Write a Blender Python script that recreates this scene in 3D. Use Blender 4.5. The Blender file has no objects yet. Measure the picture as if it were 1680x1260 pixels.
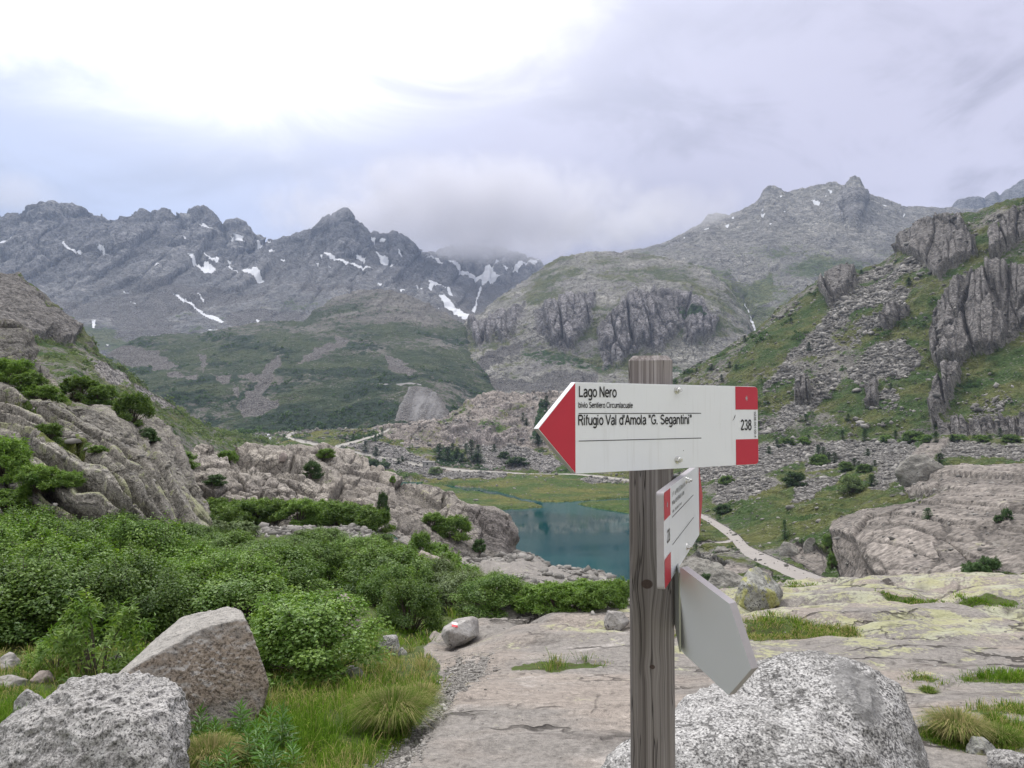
import bpy, bmesh, math, random
import numpy as np
from mathutils import Vector, Matrix

HAZE = 0.8e-4
S = bpy.context.scene
COL = S.collection
# ---------------------------------------------------------------- camera
F, CX, CY = 1262.0, 840.0, 630.0            # focal length and centre in photo pixels (1680 wide)
PITCH = math.atan(45 / F)
EZ = 1.65                                   # eye height
cam = bpy.data.cameras.new('camera')
cam.sensor_width = 36.0
cam.lens = F / 1680 * 36.0
cam.clip_start = 0.05
cam.clip_end = 30000
camo = bpy.data.objects.new('camera', cam)
camo.location = (0, 0, EZ)
camo.rotation_euler = (math.pi / 2 + PITCH, 0, 0)
COL.objects.link(camo)
S.camera = camo
# ---------------------------------------------------------------- view, sun, sky
S.view_settings.view_transform = 'Standard'
S.view_settings.look = 'None'
S.view_settings.exposure = 0.64
S.view_settings.gamma = 1.0
S.cycles.volume_bounces = 3
S.cycles.max_bounces = 6
S.cycles.diffuse_bounces = 3
S.cycles.transparent_max_bounces = 8
SUN_AZ, SUN_EL = math.radians(-20), math.radians(52)
sl = bpy.data.lights.new('sun', 'SUN')
sl.energy = 1.5
sl.angle = math.radians(12)
sl.color = (1.0, 0.96, 0.9)
so = bpy.data.objects.new('sun', sl)
sd = Vector((math.sin(SUN_AZ) * math.cos(SUN_EL), math.cos(SUN_AZ) * math.cos(SUN_EL), math.sin(SUN_EL)))
so.rotation_euler = sd.to_track_quat('Z', 'Y').to_euler()
so.location = (0, 0, 50)
COL.objects.link(so)


class NT:
    """small helper for node trees"""
    def __init__(s, nt):
        s.nt = nt; s.n = nt.nodes; s.l = nt.links
    def set(s, sock, v):
        if isinstance(v, bpy.types.NodeSocket): s.l.new(v, sock)
        elif v is not None:
            if isinstance(v, (tuple, list)) and len(v) == 3 and sock.type == 'RGBA': v = (*v, 1)
            sock.default_value = v
    def math(s, op, a, b=None, c=None, clamp=False):
        x = s.n.new('ShaderNodeMath'); x.operation = op; x.use_clamp = clamp
        s.set(x.inputs[0], a); s.set(x.inputs[1], b); s.set(x.inputs[2], c)
        return x.outputs[0]
    def vmath(s, op, a, b=None, out=0):
        x = s.n.new('ShaderNodeVectorMath'); x.operation = op
        s.set(x.inputs[0], a); s.set(x.inputs[1], b)
        return x.outputs[out]
    def mix(s, f, a, b, mode='MIX'):
        x = s.n.new('ShaderNodeMix'); x.data_type = 'RGBA'; x.blend_type = mode
        s.set(x.inputs[0], f); s.set(x.inputs[6], a); s.set(x.inputs[7], b)
        return x.outputs[2]
    def noise(s, v, scale, detail=4, rough=0.55, dist=0.0, out=0):
        x = s.n.new('ShaderNodeTexNoise')
        s.set(x.inputs['Vector'], v); s.set(x.inputs['Scale'], scale)
        x.inputs['Detail'].default_value = detail; x.inputs['Roughness'].default_value = rough
        x.inputs['Distortion'].default_value = dist
        return x.outputs[out]
    def voro(s, v, scale, feature='F1', out='Distance', rand=1.0):
        x = s.n.new('ShaderNodeTexVoronoi'); x.feature = feature
        s.set(x.inputs['Vector'], v); s.set(x.inputs['Scale'], scale)
        x.inputs['Randomness'].default_value = rand
        return x.outputs[out]
    def ramp(s, f, stops, interp='LINEAR'):
        x = s.n.new('ShaderNodeValToRGB'); x.color_ramp.interpolation = interp
        e = x.color_ramp.elements
        while len(e) > 1: e.remove(e[-1])
        for i, (p, c) in enumerate(stops):
            q = e[0] if i == 0 else e.new(p)
            q.position = p
            q.color = (c, c, c, 1) if isinstance(c, (int, float)) else (*c[:3], 1)
        s.set(x.inputs[0], f)
        return x.outputs[0]
    def step(s, v, lo, hi, a=0.0, b=1.0):
        x = s.n.new('ShaderNodeMapRange'); x.interpolation_type = 'SMOOTHSTEP'; x.clamp = True
        s.set(x.inputs[0], v); s.set(x.inputs[1], lo); s.set(x.inputs[2], hi)
        s.set(x.inputs[3], a); s.set(x.inputs[4], b)
        return x.outputs[0]
    def mapv(s, v, scale=(1, 1, 1), loc=(0, 0, 0), rot=(0, 0, 0)):
        x = s.n.new('ShaderNodeMapping')
        s.set(x.inputs['Vector'], v); x.inputs['Scale'].default_value = scale
        x.inputs['Location'].default_value = loc; x.inputs['Rotation'].default_value = rot
        return x.outputs[0]
    def sep(s, v):
        x = s.n.new('ShaderNodeSeparateXYZ'); s.set(x.inputs[0], v); return x.outputs
    def comb(s, a, b, c):
        x = s.n.new('ShaderNodeCombineXYZ')
        s.set(x.inputs[0], a); s.set(x.inputs[1], b); s.set(x.inputs[2], c); return x.outputs[0]
    def attr(s, name):
        x = s.n.new('ShaderNodeAttribute'); x.attribute_name = name; return x
    def bump(s, h, strength, dist, normal=None):
        x = s.n.new('ShaderNodeBump'); s.set(x.inputs['Height'], h)
        x.inputs['Strength'].default_value = strength; x.inputs['Distance'].default_value = dist
        if normal is not None: s.set(x.inputs['Normal'], normal)
        return x.outputs[0]
    def coord(s, which='Object'):
        return s.n.new('ShaderNodeTexCoord').outputs[which]
    def principled(s, color, rough=0.8, normal=None, **kw):
        x = s.n.new('ShaderNodeBsdfPrincipled')
        s.set(x.inputs['Base Color'], color); s.set(x.inputs['Roughness'], rough)
        if normal is not None: s.set(x.inputs['Normal'], normal)
        for k, v in kw.items(): s.set(x.inputs[k], v)
        return x.outputs[0]
    def out(s, sh, vol=None):
        x = s.n.new('ShaderNodeOutputMaterial')
        if sh is not None: s.l.new(sh, x.inputs[0])
        if vol is not None: s.l.new(vol, x.inputs[1])


def new_mat(name):
    m = bpy.data.materials.new(name); m.use_nodes = True
    m.node_tree.nodes.clear()
    return m, NT(m.node_tree)


world = bpy.data.worlds.new("World")
S.world = world
world.use_nodes = True
world.node_tree.nodes.clear()
w = NT(world.node_tree)
d = w.coord('Generated')
dx, dy, dz = w.sep(d)
# cloud deck, laid out by direction: warped noise, streaked sideways
dn = w.vmath('MULTIPLY', d, (1.0, 1.0, 2.2))
n_big = w.noise(dn, 1.6, 6, 0.55, 0.6)
n_mid = w.noise(dn, 4.2, 7, 0.6, 0.8)
n_low = w.noise(w.vmath('MULTIPLY', d, (1.0, 1.0, 1.4)), 2.6, 3, 0.5)
# thin spot in the cloud where the sun is behind it
ex = w.math('DIVIDE', w.math('ADD', dx, 0.40), 0.40)
ez = w.math('DIVIDE', w.math('SUBTRACT', dz, 0.60), 0.19)
e2 = w.math('ADD', w.math('MULTIPLY', ex, ex), w.math('MULTIPLY', ez, ez))
e2 = w.math('ADD', e2, w.math('MULTIPLY', w.math('SUBTRACT', n_mid, 0.5), 2.6))
e2 = w.math('ADD', e2, w.math('MULTIPLY', w.math('SUBTRACT', n_big, 0.5), 1.2))
e2 = w.math('ADD', e2, w.step(dy, 0.5, -0.1, 0.0, 3.0))
glow = w.math('POWER', w.step(e2, 2.9, 0.2), 1.5)
halo = w.step(e2, 6.0, 0.6)
cl_col = w.mix(w.step(dx, -0.45, 0.05), (0.355, 0.415, 0.575), (0.44, 0.43, 0.53))
cl_dark = w.mix(w.step(dx, -0.45, 0.05), (0.235, 0.285, 0.405), (0.25, 0.243, 0.31))
base = w.mix(w.step(w.math('ADD', w.math('MULTIPLY', n_mid, 0.5), w.math('MULTIPLY', n_big, 0.6)), 0.45, 0.62), cl_dark, cl_col)
# grey belt of lower cloud over the saddle
belt = w.math('MULTIPLY', w.step(dz, 0.36, 0.20), w.step(w.math('ABSOLUTE', w.math('SUBTRACT', dx, 0.06)), 0.42, 0.05))
base = w.mix(w.math('MULTIPLY', belt, 0.7), base, (0.235, 0.228, 0.285))
top = w.step(dz, 0.30, 0.50)
base = w.mix(w.math('MULTIPLY', top, 0.42), base, (0.49, 0.48, 0.585))
base = w.mix(w.math('MULTIPLY', halo, 0.55), base, (0.63, 0.645, 0.76))
base = w.mix(glow, base, (1.55, 1.52, 1.5))
zen = w.step(dz, 0.55, 0.95)
base = w.mix(w.math('MULTIPLY', zen, 0.9), base, (2.4, 2.34, 2.28))
back = w.step(dy, 0.25, -0.5)
base = w.mix(w.math('MULTIPLY', back, 0.85), base, (.68, .665, .66))
grd = w.step(dz, 0.0, -0.08)
base = w.mix(grd, base, (0.20, 0.20, 0.20))
sky = w.n.new('ShaderNodeTexSky')
sky.sky_type = 'NISHITA'; sky.sun_disc = False
sky.sun_elevation = SUN_EL; sky.sun_rotation = SUN_AZ
bg1 = w.n.new('ShaderNodeBackground'); w.l.new(sky.outputs[0], bg1.inputs[0]); bg1.inputs[1].default_value = 0.05
bg2 = w.n.new('ShaderNodeBackground'); w.l.new(base, bg2.inputs[0]); bg2.inputs[1].default_value = 1.0
mx = w.n.new('ShaderNodeMixShader'); mx.inputs[0].default_value = 0.96
w.l.new(bg1.outputs[0], mx.inputs[1]); w.l.new(bg2.outputs[0], mx.inputs[2])
wo = w.n.new('ShaderNodeOutputWorld'); w.l.new(mx.outputs[0], wo.inputs[0])

# ---------------------------------------------------------------- helpers
RNG = np.random.default_rng(7)
GT = RNG.normal(size=(256, 3)).astype(np.float32)
GT /= np.linalg.norm(GT, axis=1, keepdims=True)


def _pn(P, seed, out):
    fl = np.floor(P); I = fl.astype(np.int32); f = P - fl
    u = f * f * f * (f * (f * 6 - 15) + 10)
    r = 0
    with np.errstate(over='ignore'):
        hx = (I[:, 0] * np.int32(73856093), (I[:, 0] + 1) * np.int32(73856093))
        hy = (I[:, 1] * np.int32(19349663), (I[:, 1] + 1) * np.int32(19349663))
        hz = (I[:, 2] * np.int32(83492791), (I[:, 2] + 1) * np.int32(83492791))
        sd_ = np.int32((seed * 40503 + 12345) % 1000003)
        for cx in (0, 1):
            wx = u[:, 0] if cx else 1 - u[:, 0]
            for cy in (0, 1):
                wxy = wx * (u[:, 1] if cy else 1 - u[:, 1])
                hxy = hx[cx] ^ hy[cy] ^ sd_
                for cz in (0, 1):
                    h = hxy ^ hz[cz]
                    h = (h ^ (h >> 13)) * np.int32(1274126177)
                    h = (h ^ (h >> 16)) & 255
                    dd = GX[h] * (f[:, 0] - cx) + GY[h] * (f[:, 1] - cy) + GZ[h] * (f[:, 2] - cz)
                    r = r + wxy * (u[:, 2] if cz else 1 - u[:, 2]) * dd
    out[:] = r * 1.5


from concurrent.futures import ThreadPoolExecutor
GX, GY, GZ = (np.ascontiguousarray(GT[:, i]) for i in range(3))
POOL = ThreadPoolExecutor(4)


def pnoise(P, seed=0):
    P = np.asarray(P, dtype=np.float32)
    sh = P.shape[:-1]; P = P.reshape(-1, 3)
    out = np.empty(len(P), np.float32)
    ck = 20000
    list(POOL.map(lambda i: _pn(P[i:i + ck], seed, out[i:i + ck]), range(0, len(P), ck)))
    return out.reshape(sh)


def fbm(P, wl, octs=4, seed=0, ridged=False, gain=0.5, an=(1, 1, 1)):
    """noise of wavelength wl metres, about -1..1"""
    P = np.asarray(P, np.float32) * (np.array(an, np.float32) / wl)
    r = 0; a = 1.0; t = 0
    for o in range(octs):
        n = pnoise(P * (2.03 ** o) + o * 17.3, seed + o)
        if ridged: n = 1 - 2 * np.abs(n)
        r = r + a * n; t += a; a *= gain
    return r / t


def _hash2(a, b, seed):
    with np.errstate(over='ignore'):
        h = (a * np.int32(73856093)) ^ (b * np.int32(19349663)) ^ np.int32((seed * 40503 + 991) % 1000003)
        h = (h ^ (h >> 13)) * np.int32(1274126177)
        h = h ^ (h >> 16)
        h2 = (h * np.int32(668265263)) ^ (h >> 11)
        h3 = (h2 * np.int32(374761393)) ^ (h2 >> 13)
    k = np.float32(1 / 65536)
    return (h & 65535) * k, (h2 & 65535) * k, (h3 & 65535) * k


def cells(u, v, seed=0):
    """jointed blocks: random value per cell and distance to the nearest joint"""
    sh = np.shape(u)
    u = np.asarray(u, np.float32).ravel(); v = np.asarray(v, np.float32).ravel()
    val = np.empty_like(u); edge = np.empty_like(u)
    def run(i):
        uu, vv = u[i:i + 40000], v[i:i + 40000]
        iu = np.floor(uu).astype(np.int32); iv = np.floor(vv).astype(np.int32)
        f1 = np.full(uu.shape, 9., np.float32); f2 = f1.copy(); vl = np.zeros_like(uu)
        for du in (-1, 0, 1):
            for dv in (-1, 0, 1):
                a, b, c = _hash2(iu + du, iv + dv, seed)
                d = np.hypot(iu + du + .1 + .8 * a - uu, iv + dv + .1 + .8 * b - vv)
                nw = d < f1
                f2 = np.where(nw, f1, np.minimum(f2, d)); vl = np.where(nw, c, vl); f1 = np.where(nw, d, f1)
        val[i:i + 40000] = vl; edge[i:i + 40000] = f2 - f1
    list(POOL.map(run, range(0, len(u), 40000)))
    return val.reshape(sh), edge.reshape(sh)


def sstep(x, lo, hi):
    t = np.clip((x - lo) / (hi - lo), 0, 1)
    return t * t * (3 - 2 * t)


_c, _s = math.cos(PITCH), math.sin(PITCH)


def at(px, py, Y):
    """world point on the sight line of photo pixel (px, py) at forward distance Y"""
    a = (np.asarray(px, float) - CX) / F; b = (CY - np.asarray(py, float)) / F
    dy_ = _c - b * _s; dz_ = _s + b * _c
    Y = np.asarray(Y, float)
    return np.stack(np.broadcast_arrays(a / dy_ * Y, Y, EZ + dz_ / dy_ * Y), -1)


def proj(P):
    fw = P[..., 1] * _c + (P[..., 2] - EZ) * _s
    up = -P[..., 1] * _s + (P[..., 2] - EZ) * _c
    return CX + F * P[..., 0] / fw, CY - F * up / fw


def inside(px, py, poly, soft=2.0):
    """soft membership of (px,py) in a polygon; 1 inside, 0 outside"""
    poly = np.asarray(poly, float)
    lo = poly.min(0) - soft * 2; hi = poly.max(0) + soft * 2
    res = np.zeros(px.shape, np.float32)
    m = (px > lo[0]) & (px < hi[0]) & (py > lo[1]) & (py < hi[1])
    x = px[m]; y = py[m]
    if x.size == 0: return res
    ins = np.zeros(x.shape, bool); d2 = np.full(x.shape, 1e12)
    n = len(poly)
    for i in range(n):
        ax, ay = poly[i]; bx, by = poly[(i + 1) % n]
        c = ((ay > y) != (by > y))
        with np.errstate(divide='ignore', invalid='ignore'):
            xi = (bx - ax) * (y - ay) / (by - ay if by != ay else 1e-9) + ax
        ins ^= c & (x < xi)
        ex_, ey_ = bx - ax, by - ay
        t = np.clip(((x - ax) * ex_ + (y - ay) * ey_) / (ex_ * ex_ + ey_ * ey_ + 1e-9), 0, 1)
        d2 = np.minimum(d2, (x - ax - t * ex_) ** 2 + (y - ay - t * ey_) ** 2)
    sd_ = np.sqrt(d2) * np.where(ins, 1, -1)
    res[m] = sstep(sd_, -soft, soft)
    return res


def mesh_from(name, V, faces_list, mat=None, smooth=False, attrs=None, parent=None, link=True):
    """faces_list: list of int arrays (n,k); attrs: {name:(n,4)} point colours"""
    V = np.asarray(V, np.float32).reshape(-1, 3)
    me = bpy.data.meshes.new(name)
    me.vertices.add(len(V)); me.vertices.foreach_set('co', V.ravel())
    faces_list = [np.asarray(f, np.int32) for f in faces_list if len(f)]
    nl = sum(f.size for f in faces_list); nf = sum(len(f) for f in faces_list)
    me.loops.add(nl); me.polygons.add(nf)
    me.loops.foreach_set('vertex_index', np.concatenate([f.ravel() for f in faces_list]))
    tot = np.concatenate([np.full(len(f), f.shape[1], np.int32) for f in faces_list])
    st = np.concatenate([[0], np.cumsum(tot)[:-1]]).astype(np.int32)
    me.polygons.foreach_set('loop_start', st)
    me.polygons.foreach_set('loop_total', tot)
    if smooth: me.polygons.foreach_set('use_smooth', np.ones(nf, bool))
    me.update(calc_edges=True)
    for k, a in (attrs or {}).items():
        at_ = me.color_attributes.new(k, 'FLOAT_COLOR', 'POINT')
        a = np.asarray(a, np.float32)
        if a.ndim == 1: a = np.stack([a, a, a, np.ones_like(a)], 1)
        at_.data.foreach_set('color', a.ravel())
    if mat: me.materials.append(mat)
    if not link: return me
    return link_obj(name, me, parent)


def link_obj(name, data, parent=None):
    o = bpy.data.objects.new(name, data)
    COL.objects.link(o)
    if parent is not None: o.parent = parent
    return o


def tag(o, label=None, cat=None, group=None, kind=None):
    if label: o['label'] = label
    if cat: o['category'] = cat
    if group: o['group'] = group
    if kind: o['kind'] = kind
    return o


def empty(name, loc=(0, 0, 0), rz=0.0):
    o = bpy.data.objects.new(name, None)
    o.empty_display_size = 0.1
    o.location = loc; o.rotation_euler = (0, 0, rz)
    COL.objects.link(o)
    return o


class Sheet:
    """A piece of terrain: rows of control points (px, py, Y) from near to far, filled in, roughened in metres."""
    def __init__(s, rows, x0, x1, dx, dyy, crest=-2, smooth=9):
        px = np.arange(x0, x1 + dx * .5, dx)
        py, ly = [], []
        for r in rows:
            r = np.array(r, float)
            py.append(np.interp(px, r[:, 0], r[:, 1])); ly.append(np.interp(px, r[:, 0], np.log(r[:, 2])))
        py = np.array(py); ly = np.array(ly)
        ts = []
        for i in range(len(rows) - 1):
            n = int(max(3, min(260, np.ceil(np.abs(py[i + 1] - py[i]).max() * .8 / dyy))))
            ts.append(i + np.arange(n) / n)
        ts = np.concatenate(ts + [[len(rows) - 1]])
        i0 = np.minimum(ts.astype(int), len(rows) - 2); fr = (ts - i0)[:, None]
        PY = py[i0] * (1 - fr) + py[i0 + 1] * fr
        LY = ly[i0] * (1 - fr) + ly[i0 + 1] * fr
        crest = crest % len(rows)
        ci = int(np.argmin(np.abs(ts - crest)))
        if smooth > 1:
            ker = np.ones(smooth) / smooth
            wgt = np.clip(np.abs(np.arange(len(ts)) - ci) / (smooth * 1.0), 0, 1)[:, None]
            def sm(A):
                B = np.pad(A, ((smooth // 2, smooth // 2), (0, 0)), mode='edge')
                c = np.cumsum(np.vstack([np.zeros((1, B.shape[1])), B]), 0)
                return (c[smooth:] - c[:-smooth]) / smooth
            for _ in range(2):
                PY = sm(PY) * wgt + PY * (1 - wgt); LY = sm(LY) * wgt + LY * (1 - wgt)
        s.ci = ci
        s.PX = np.broadcast_to(px, PY.shape).copy(); s.PY = PY
        s.x0, s.dx = x0, dx
        s.P = at(s.PX, PY, np.exp(LY)).astype(np.float64)
        s.shape = PY.shape
        s.m = {}
        s.front = np.broadcast_to((np.arange(len(ts)) <= ci)[:, None], PY.shape)
    def normals(s):
        du = np.gradient(s.P, axis=1); dv = np.gradient(s.P, axis=0)
        n = np.cross(du, dv)
        n /= np.linalg.norm(n, axis=-1, keepdims=True) + 1e-12
        return n
    def displace(s, amount, n=None):
        if n is None: n = s.normals()
        s.P = s.P + n * np.asarray(amount)[..., None]
    def mask(s, polys, soft=2.0, warp=0.0, wl=20.0, seed=5):
        x, y = s.PX, s.PY
        if warp:
            if not hasattr(s, 'wf'):
                q = np.stack([x, y, x * 0], -1)
                s.wf = (fbm(q, 18, 3, 5), fbm(q, 18, 3, 55))
            x = x + warp * s.wf[0]; y = y + warp * s.wf[1]
        r = np.zeros(s.shape, np.float32)
        for p in polys: r = np.maximum(r, inside(x, y, p, soft))
        return r
    def joints(s, u, v, amp, where=1.0, seed=1, warp=.35, crack=.10, depth=.5, wseed=0):
        """break the surface into jointed blocks; u, v in units of a block"""
        w3 = np.stack([u * .8, v * .8, u * 0 + seed], -1)
        uu = u + warp * fbm(w3, 1.0, 3, 400 + seed); vv = v + warp * fbm(w3, 1.0, 3, 460 + seed)
        val, ed = cells(uu, vv, seed)
        ck = (1 - sstep(ed, 0, crack)) * where
        s.m['crack'] = np.maximum(s.m.get('crack', 0), ck)
        s.m['tone'] = s.m.get('tone', .5) + (val - .5) * .6 * where
        return amp * where * ((val - .5) * sstep(ed, 0, crack * 1.5) - depth * (1 - sstep(ed, 0, crack)))
    def pin(s, fall=26, jag=0.0):
        """bring the skyline back to its drawn height after roughening"""
        qx, qy = proj(s.P)
        e = (qy[s.ci] - s.PY[s.ci]) / F * s.P[s.ci, :, 1]
        k_ = 31; ep = np.pad(e, k_ // 2, mode='edge')
        for _ in range(2): ep = np.pad(np.convolve(ep, np.ones(k_) / k_, 'valid'), k_ // 2, mode='edge')
        e = ep[k_ // 2:k_ // 2 + len(e)]
        if jag: e = e + jag * fbm(np.stack([s.PX[s.ci], s.PX[s.ci] * 0, s.PX[s.ci] * 0], -1), 14, 4, 777, True)
        wgt = np.exp(-(np.arange(s.shape[0]) - s.ci) ** 2 / (2.0 * fall ** 2))
        s.P[..., 2] += wgt[:, None] * e[None]
    def line(s, pts, width, soft=1.0):
        """mask along a polyline; width may vary per point"""
        r = np.zeros(s.shape, np.float32)
        for (ax, ay, aw), (bx, by, bw) in zip(pts[:-1], pts[1:]):
            ex_, ey_ = bx - ax, by - ay
            t = np.clip(((s.PX - ax) * ex_ + (s.PY - ay) * ey_) / (ex_ * ex_ + ey_ * ey_), 0, 1)
            dd = np.hypot(s.PX - ax - t * ex_, s.PY - ay - t * ey_)
            ww = (aw + (bw - aw) * t) * width
            r = np.maximum(r, 1 - sstep(dd, ww - soft, ww + soft))
        return r
    def finish(s):
        s.qx, s.qy = proj(s.P)
    def find(s, px, py):
        """surface point seen at photo pixel"""
        c = int(np.clip(round((px - s.x0) / s.dx), 0, s.shape[1] - 1))
        col = s.qy[:, c]
        i = np.nonzero(col <= py)[0]
        if len(i) == 0: return Vector(s.P[s.ci, c])
        i = i[0]
        if i == 0: return Vector(s.P[0, c])
        t = (col[i - 1] - py) / max(1e-6, col[i - 1] - col[i])
        return Vector(s.P[i - 1, c] * (1 - t) + s.P[i, c] * t)
    def ground(s, x, y):
        """height of the sheet under world (x, y): nearest vertex by column then row"""
        pxx = CX + F * x / (y * _c + .0)
        c = int(np.clip(round((pxx - s.x0) / s.dx), 0, s.shape[1] - 1))
        Yc = s.P[:, c, 1]
        return float(np.interp(y, Yc, s.P[:, c, 2]))
    def build(s, name, mat, smooth=True):
        R, C = s.shape
        idx = np.arange(R * C).reshape(R, C)
        q = np.stack([idx[:-1, :-1], idx[:-1, 1:], idx[1:, 1:], idx[1:, :-1]], -1).reshape(-1, 4)
        z = np.zeros(s.shape, np.float32)
        g = lambda k: s.m.get(k, z)
        m1 = np.stack([g('grass'), g('scree'), g('snow'), g('path')], -1).reshape(-1, 4)
        m2 = np.stack([g('cliff'), g('slab'), g('shrub'), g('lichen')], -1).reshape(-1, 4)
        m3 = np.stack([g('crack'), np.clip(s.m.get('tone', z + .5), 0, 1), z, z], -1).reshape(-1, 4)
        s.finish()
        o = mesh_from(name, s.P, [q], mat, smooth, {'m1': m1, 'm2': m2, 'm3': m3})
        tag(o, kind='structure')
        s.obj = o
        return o


def terrain_mat(name, u, rock=((.13, .125, .12), (.25, .235, .22), (.36, .34, .315)), grass=((.035, .06, .015), (.10, .115, .03)),
                pink=(.34, .285, .26), cliffc=(.21, .195, .19), shrub=(.022, .045, .014), path=(.40, .37, .34), bump=0.9, crack=14.0,
                grassnoise=0.55, cell=3.4, screec=((.16, .15, .15), (.29, .275, .265), (.44, .42, .40)), lichenc=((.30, .31, .15), (.46, .45, .22)), speck=.6):
    """rock, turf, scree, snow and path mixed by the sheet's masks; u = metres per photo pixel"""
    m, t = new_mat(name)
    co = t.coord('Object')
    a1 = t.attr('m1'); a2 = t.attr('m2'); mk, mt, _z = t.sep(t.attr('m3').outputs['Vector'])
    mg, ms, mw = t.sep(a1.outputs['Vector']); mp = a1.outputs['Alpha']
    mc, ml, mh = t.sep(a2.outputs['Vector']); mli = a2.outputs['Alpha']
    nb = t.noise(co, 1 / (60 * u), 4, 0.6)
    nm = t.noise(co, 1 / (14 * u), 5, 0.62, 0.3)
    nf = t.noise(co, 1 / (4.0 * u), 3, 0.6)
    st = t.noise(t.mapv(co, (1, 1, .14)), 1 / (7 * u), 5, 0.65, 0.4)
    rk = t.ramp(t.math('ADD', t.math('MULTIPLY', nm, .62), t.math('MULTIPLY', nb, .38)), [(.36, rock[0]), (.5, rock[1]), (.63, rock[2])])
    rk = t.mix(t.math('MULTIPLY', ml, 0.75), rk, t.mix(nm, tuple(c * .72 for c in pink), tuple(min(1, c * 1.2) for c in pink)))
    sc = t.ramp(st, [(.32, .30), (.47, .9), (.62, 1.45)])
    rk = t.mix(t.math('MULTIPLY', mc, .85), rk, t.mix(1.0, cliffc, sc, 'MULTIPLY'))
    ck = t.voro(t.vmath('ADD', t.mapv(co, (1, .55, 1.3), rot=(.3, .35, .2)), t.vmath('MULTIPLY', t.noise(co, 1 / (16 * u), 4, .6, 0, 1), (16 * u, 16 * u, 16 * u))), 1 / (crack * u), 'DISTANCE_TO_EDGE')
    ckm = t.math('MULTIPLY', t.step(ck, 0.0, 0.07, 1.0, 0.0), t.step(nb, .44, .58))
    rk = t.mix(t.math('MULTIPLY', ckm, .5), rk, (.05, .045, .045))
    rk = t.mix(1.0, rk, t.ramp(mt, [(0, .68), (.5, 1.0), (1, 1.3)]), 'MULTIPLY')
    nff = t.noise(co, 1 / (2.0 * u), 2, .6)
    rk = t.mix(1.0, rk, t.ramp(nf, [(.3, .60), (.5, 1.0), (.7, 1.35)]), 'MULTIPLY')
    rk = t.mix(1.0, rk, t.ramp(nff, [(.3, .72), (.5, 1.0), (.7, 1.22)]), 'MULTIPLY')
    rk = t.mix(t.math('MULTIPLY', mk, .72), rk, (.04, .037, .036))
    lf = t.step(t.math('ADD', mli, t.math('MULTIPLY', t.math('SUBTRACT', nm, .5), 2.2)), .45, .75)
    rk = t.mix(t.math('MULTIPLY', lf, .75), rk, t.mix(nf, *lichenc))
    vc = t.voro(co, 1 / (cell * u), 'F1', 'Color')
    vd = t.voro(co, 1 / (cell * u), 'F1', 'Distance')
    sv = t.sep(vc)[0]
    scc = t.ramp(sv, [(0, screec[0]), (.5, screec[1]), (1, screec[2])])
    scc = t.mix(1.0, scc, t.ramp(nm, [(.3, .7), (.7, 1.25)]), 'MULTIPLY')
    scc = t.mix(t.step(vd, .45, .8), scc, (.07, .065, .065))
    sf = t.step(t.math('ADD', ms, t.math('MULTIPLY', t.math('SUBTRACT', nf, .5), .8)), .36, .66)
    sf = t.math('MULTIPLY', sf, t.step(t.math('ADD', t.math('MULTIPLY', nm, .8), ms), .55, .95))
    col = t.mix(sf, rk, scc)
    gr = t.mix(t.step(nb, .38, .64), grass[0], grass[1])
    gr = t.mix(1.0, gr, t.ramp(nf, [(.28, .55), (.5, 1.0), (.72, 1.4)]), 'MULTIPLY')
    gn = t.math('ADD', t.math('MULTIPLY', t.math('SUBTRACT', nm, .5), grassnoise * 2), t.math('MULTIPLY', t.math('SUBTRACT', nf, .5), grassnoise * 1.2))
    gf = t.step(t.math('ADD', mg, gn), .42, .60)
    col = t.mix(gf, col, gr)
    spk = t.math('MULTIPLY', t.step(t.noise(co, 1 / (3.2 * u), 3, .7), .585, .66), t.step(t.noise(co, 1 / (26 * u), 3, .6), .36, .56))
    col = t.mix(t.math('MULTIPLY', spk, speck), col, t.mix(nm, rock[1], tuple(c * 1.15 for c in rock[2])))
    shf = t.step(t.math('ADD', mh, gn), .45, .60)
    shc = t.mix(1.0, shrub, t.ramp(nf, [(.3, .5), (.5, 1.0), (.7, 1.7)]), 'MULTIPLY')
    col = t.mix(shf, col, shc)
    pf = t.step(t.math('ADD', mp, t.math('MULTIPLY', t.math('SUBTRACT', nf, .5), .3)), .35, .6)
    col = t.mix(pf, col, t.mix(nf, tuple(c * .85 for c in path), tuple(c * 1.1 for c in path)))
    wf = t.step(t.math('ADD', mw, t.math('ADD', t.math('MULTIPLY', t.math('SUBTRACT', nf, .5), 1.3), t.math('MULTIPLY', t.math('SUBTRACT', nm, .5), 1.2))), .50, .68)
    wf = t.math('MULTIPLY', wf, t.step(mw, .02, .2))
    col = t.mix(wf, col, t.mix(nm, (.42, .43, .46), (.68, .70, .74)))
    h = t.math('ADD', t.math('MULTIPLY', nm, 2.2), t.math('MULTIPLY', nf, .8))
    h = t.math('SUBTRACT', h, t.math('ADD', t.math('MULTIPLY', ckm, .5), t.math('MULTIPLY', mk, .5)))
    h = t.math('ADD', h, t.math('MULTIPLY', nff, .35))
    h = t.math('ADD', h, t.math('MULTIPLY', t.math('MULTIPLY', mc, st), 3.0))
    h = t.math('SUBTRACT', h, t.math('MULTIPLY', t.math('MULTIPLY', sf, vd), 1.2))
    h = t.math('MULTIPLY', h, t.math('SUBTRACT', 1.0, t.math('MULTIPLY', t.math('MAXIMUM', t.math('MAXIMUM', wf, pf), t.math('MULTIPLY', ml, .82)), .85)))
    nrm = t.bump(h, bump, 4.0 * u)
    t.out(t.principled(col, .95, nrm, **{'Specular IOR Level': .15}))
    return m
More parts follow.
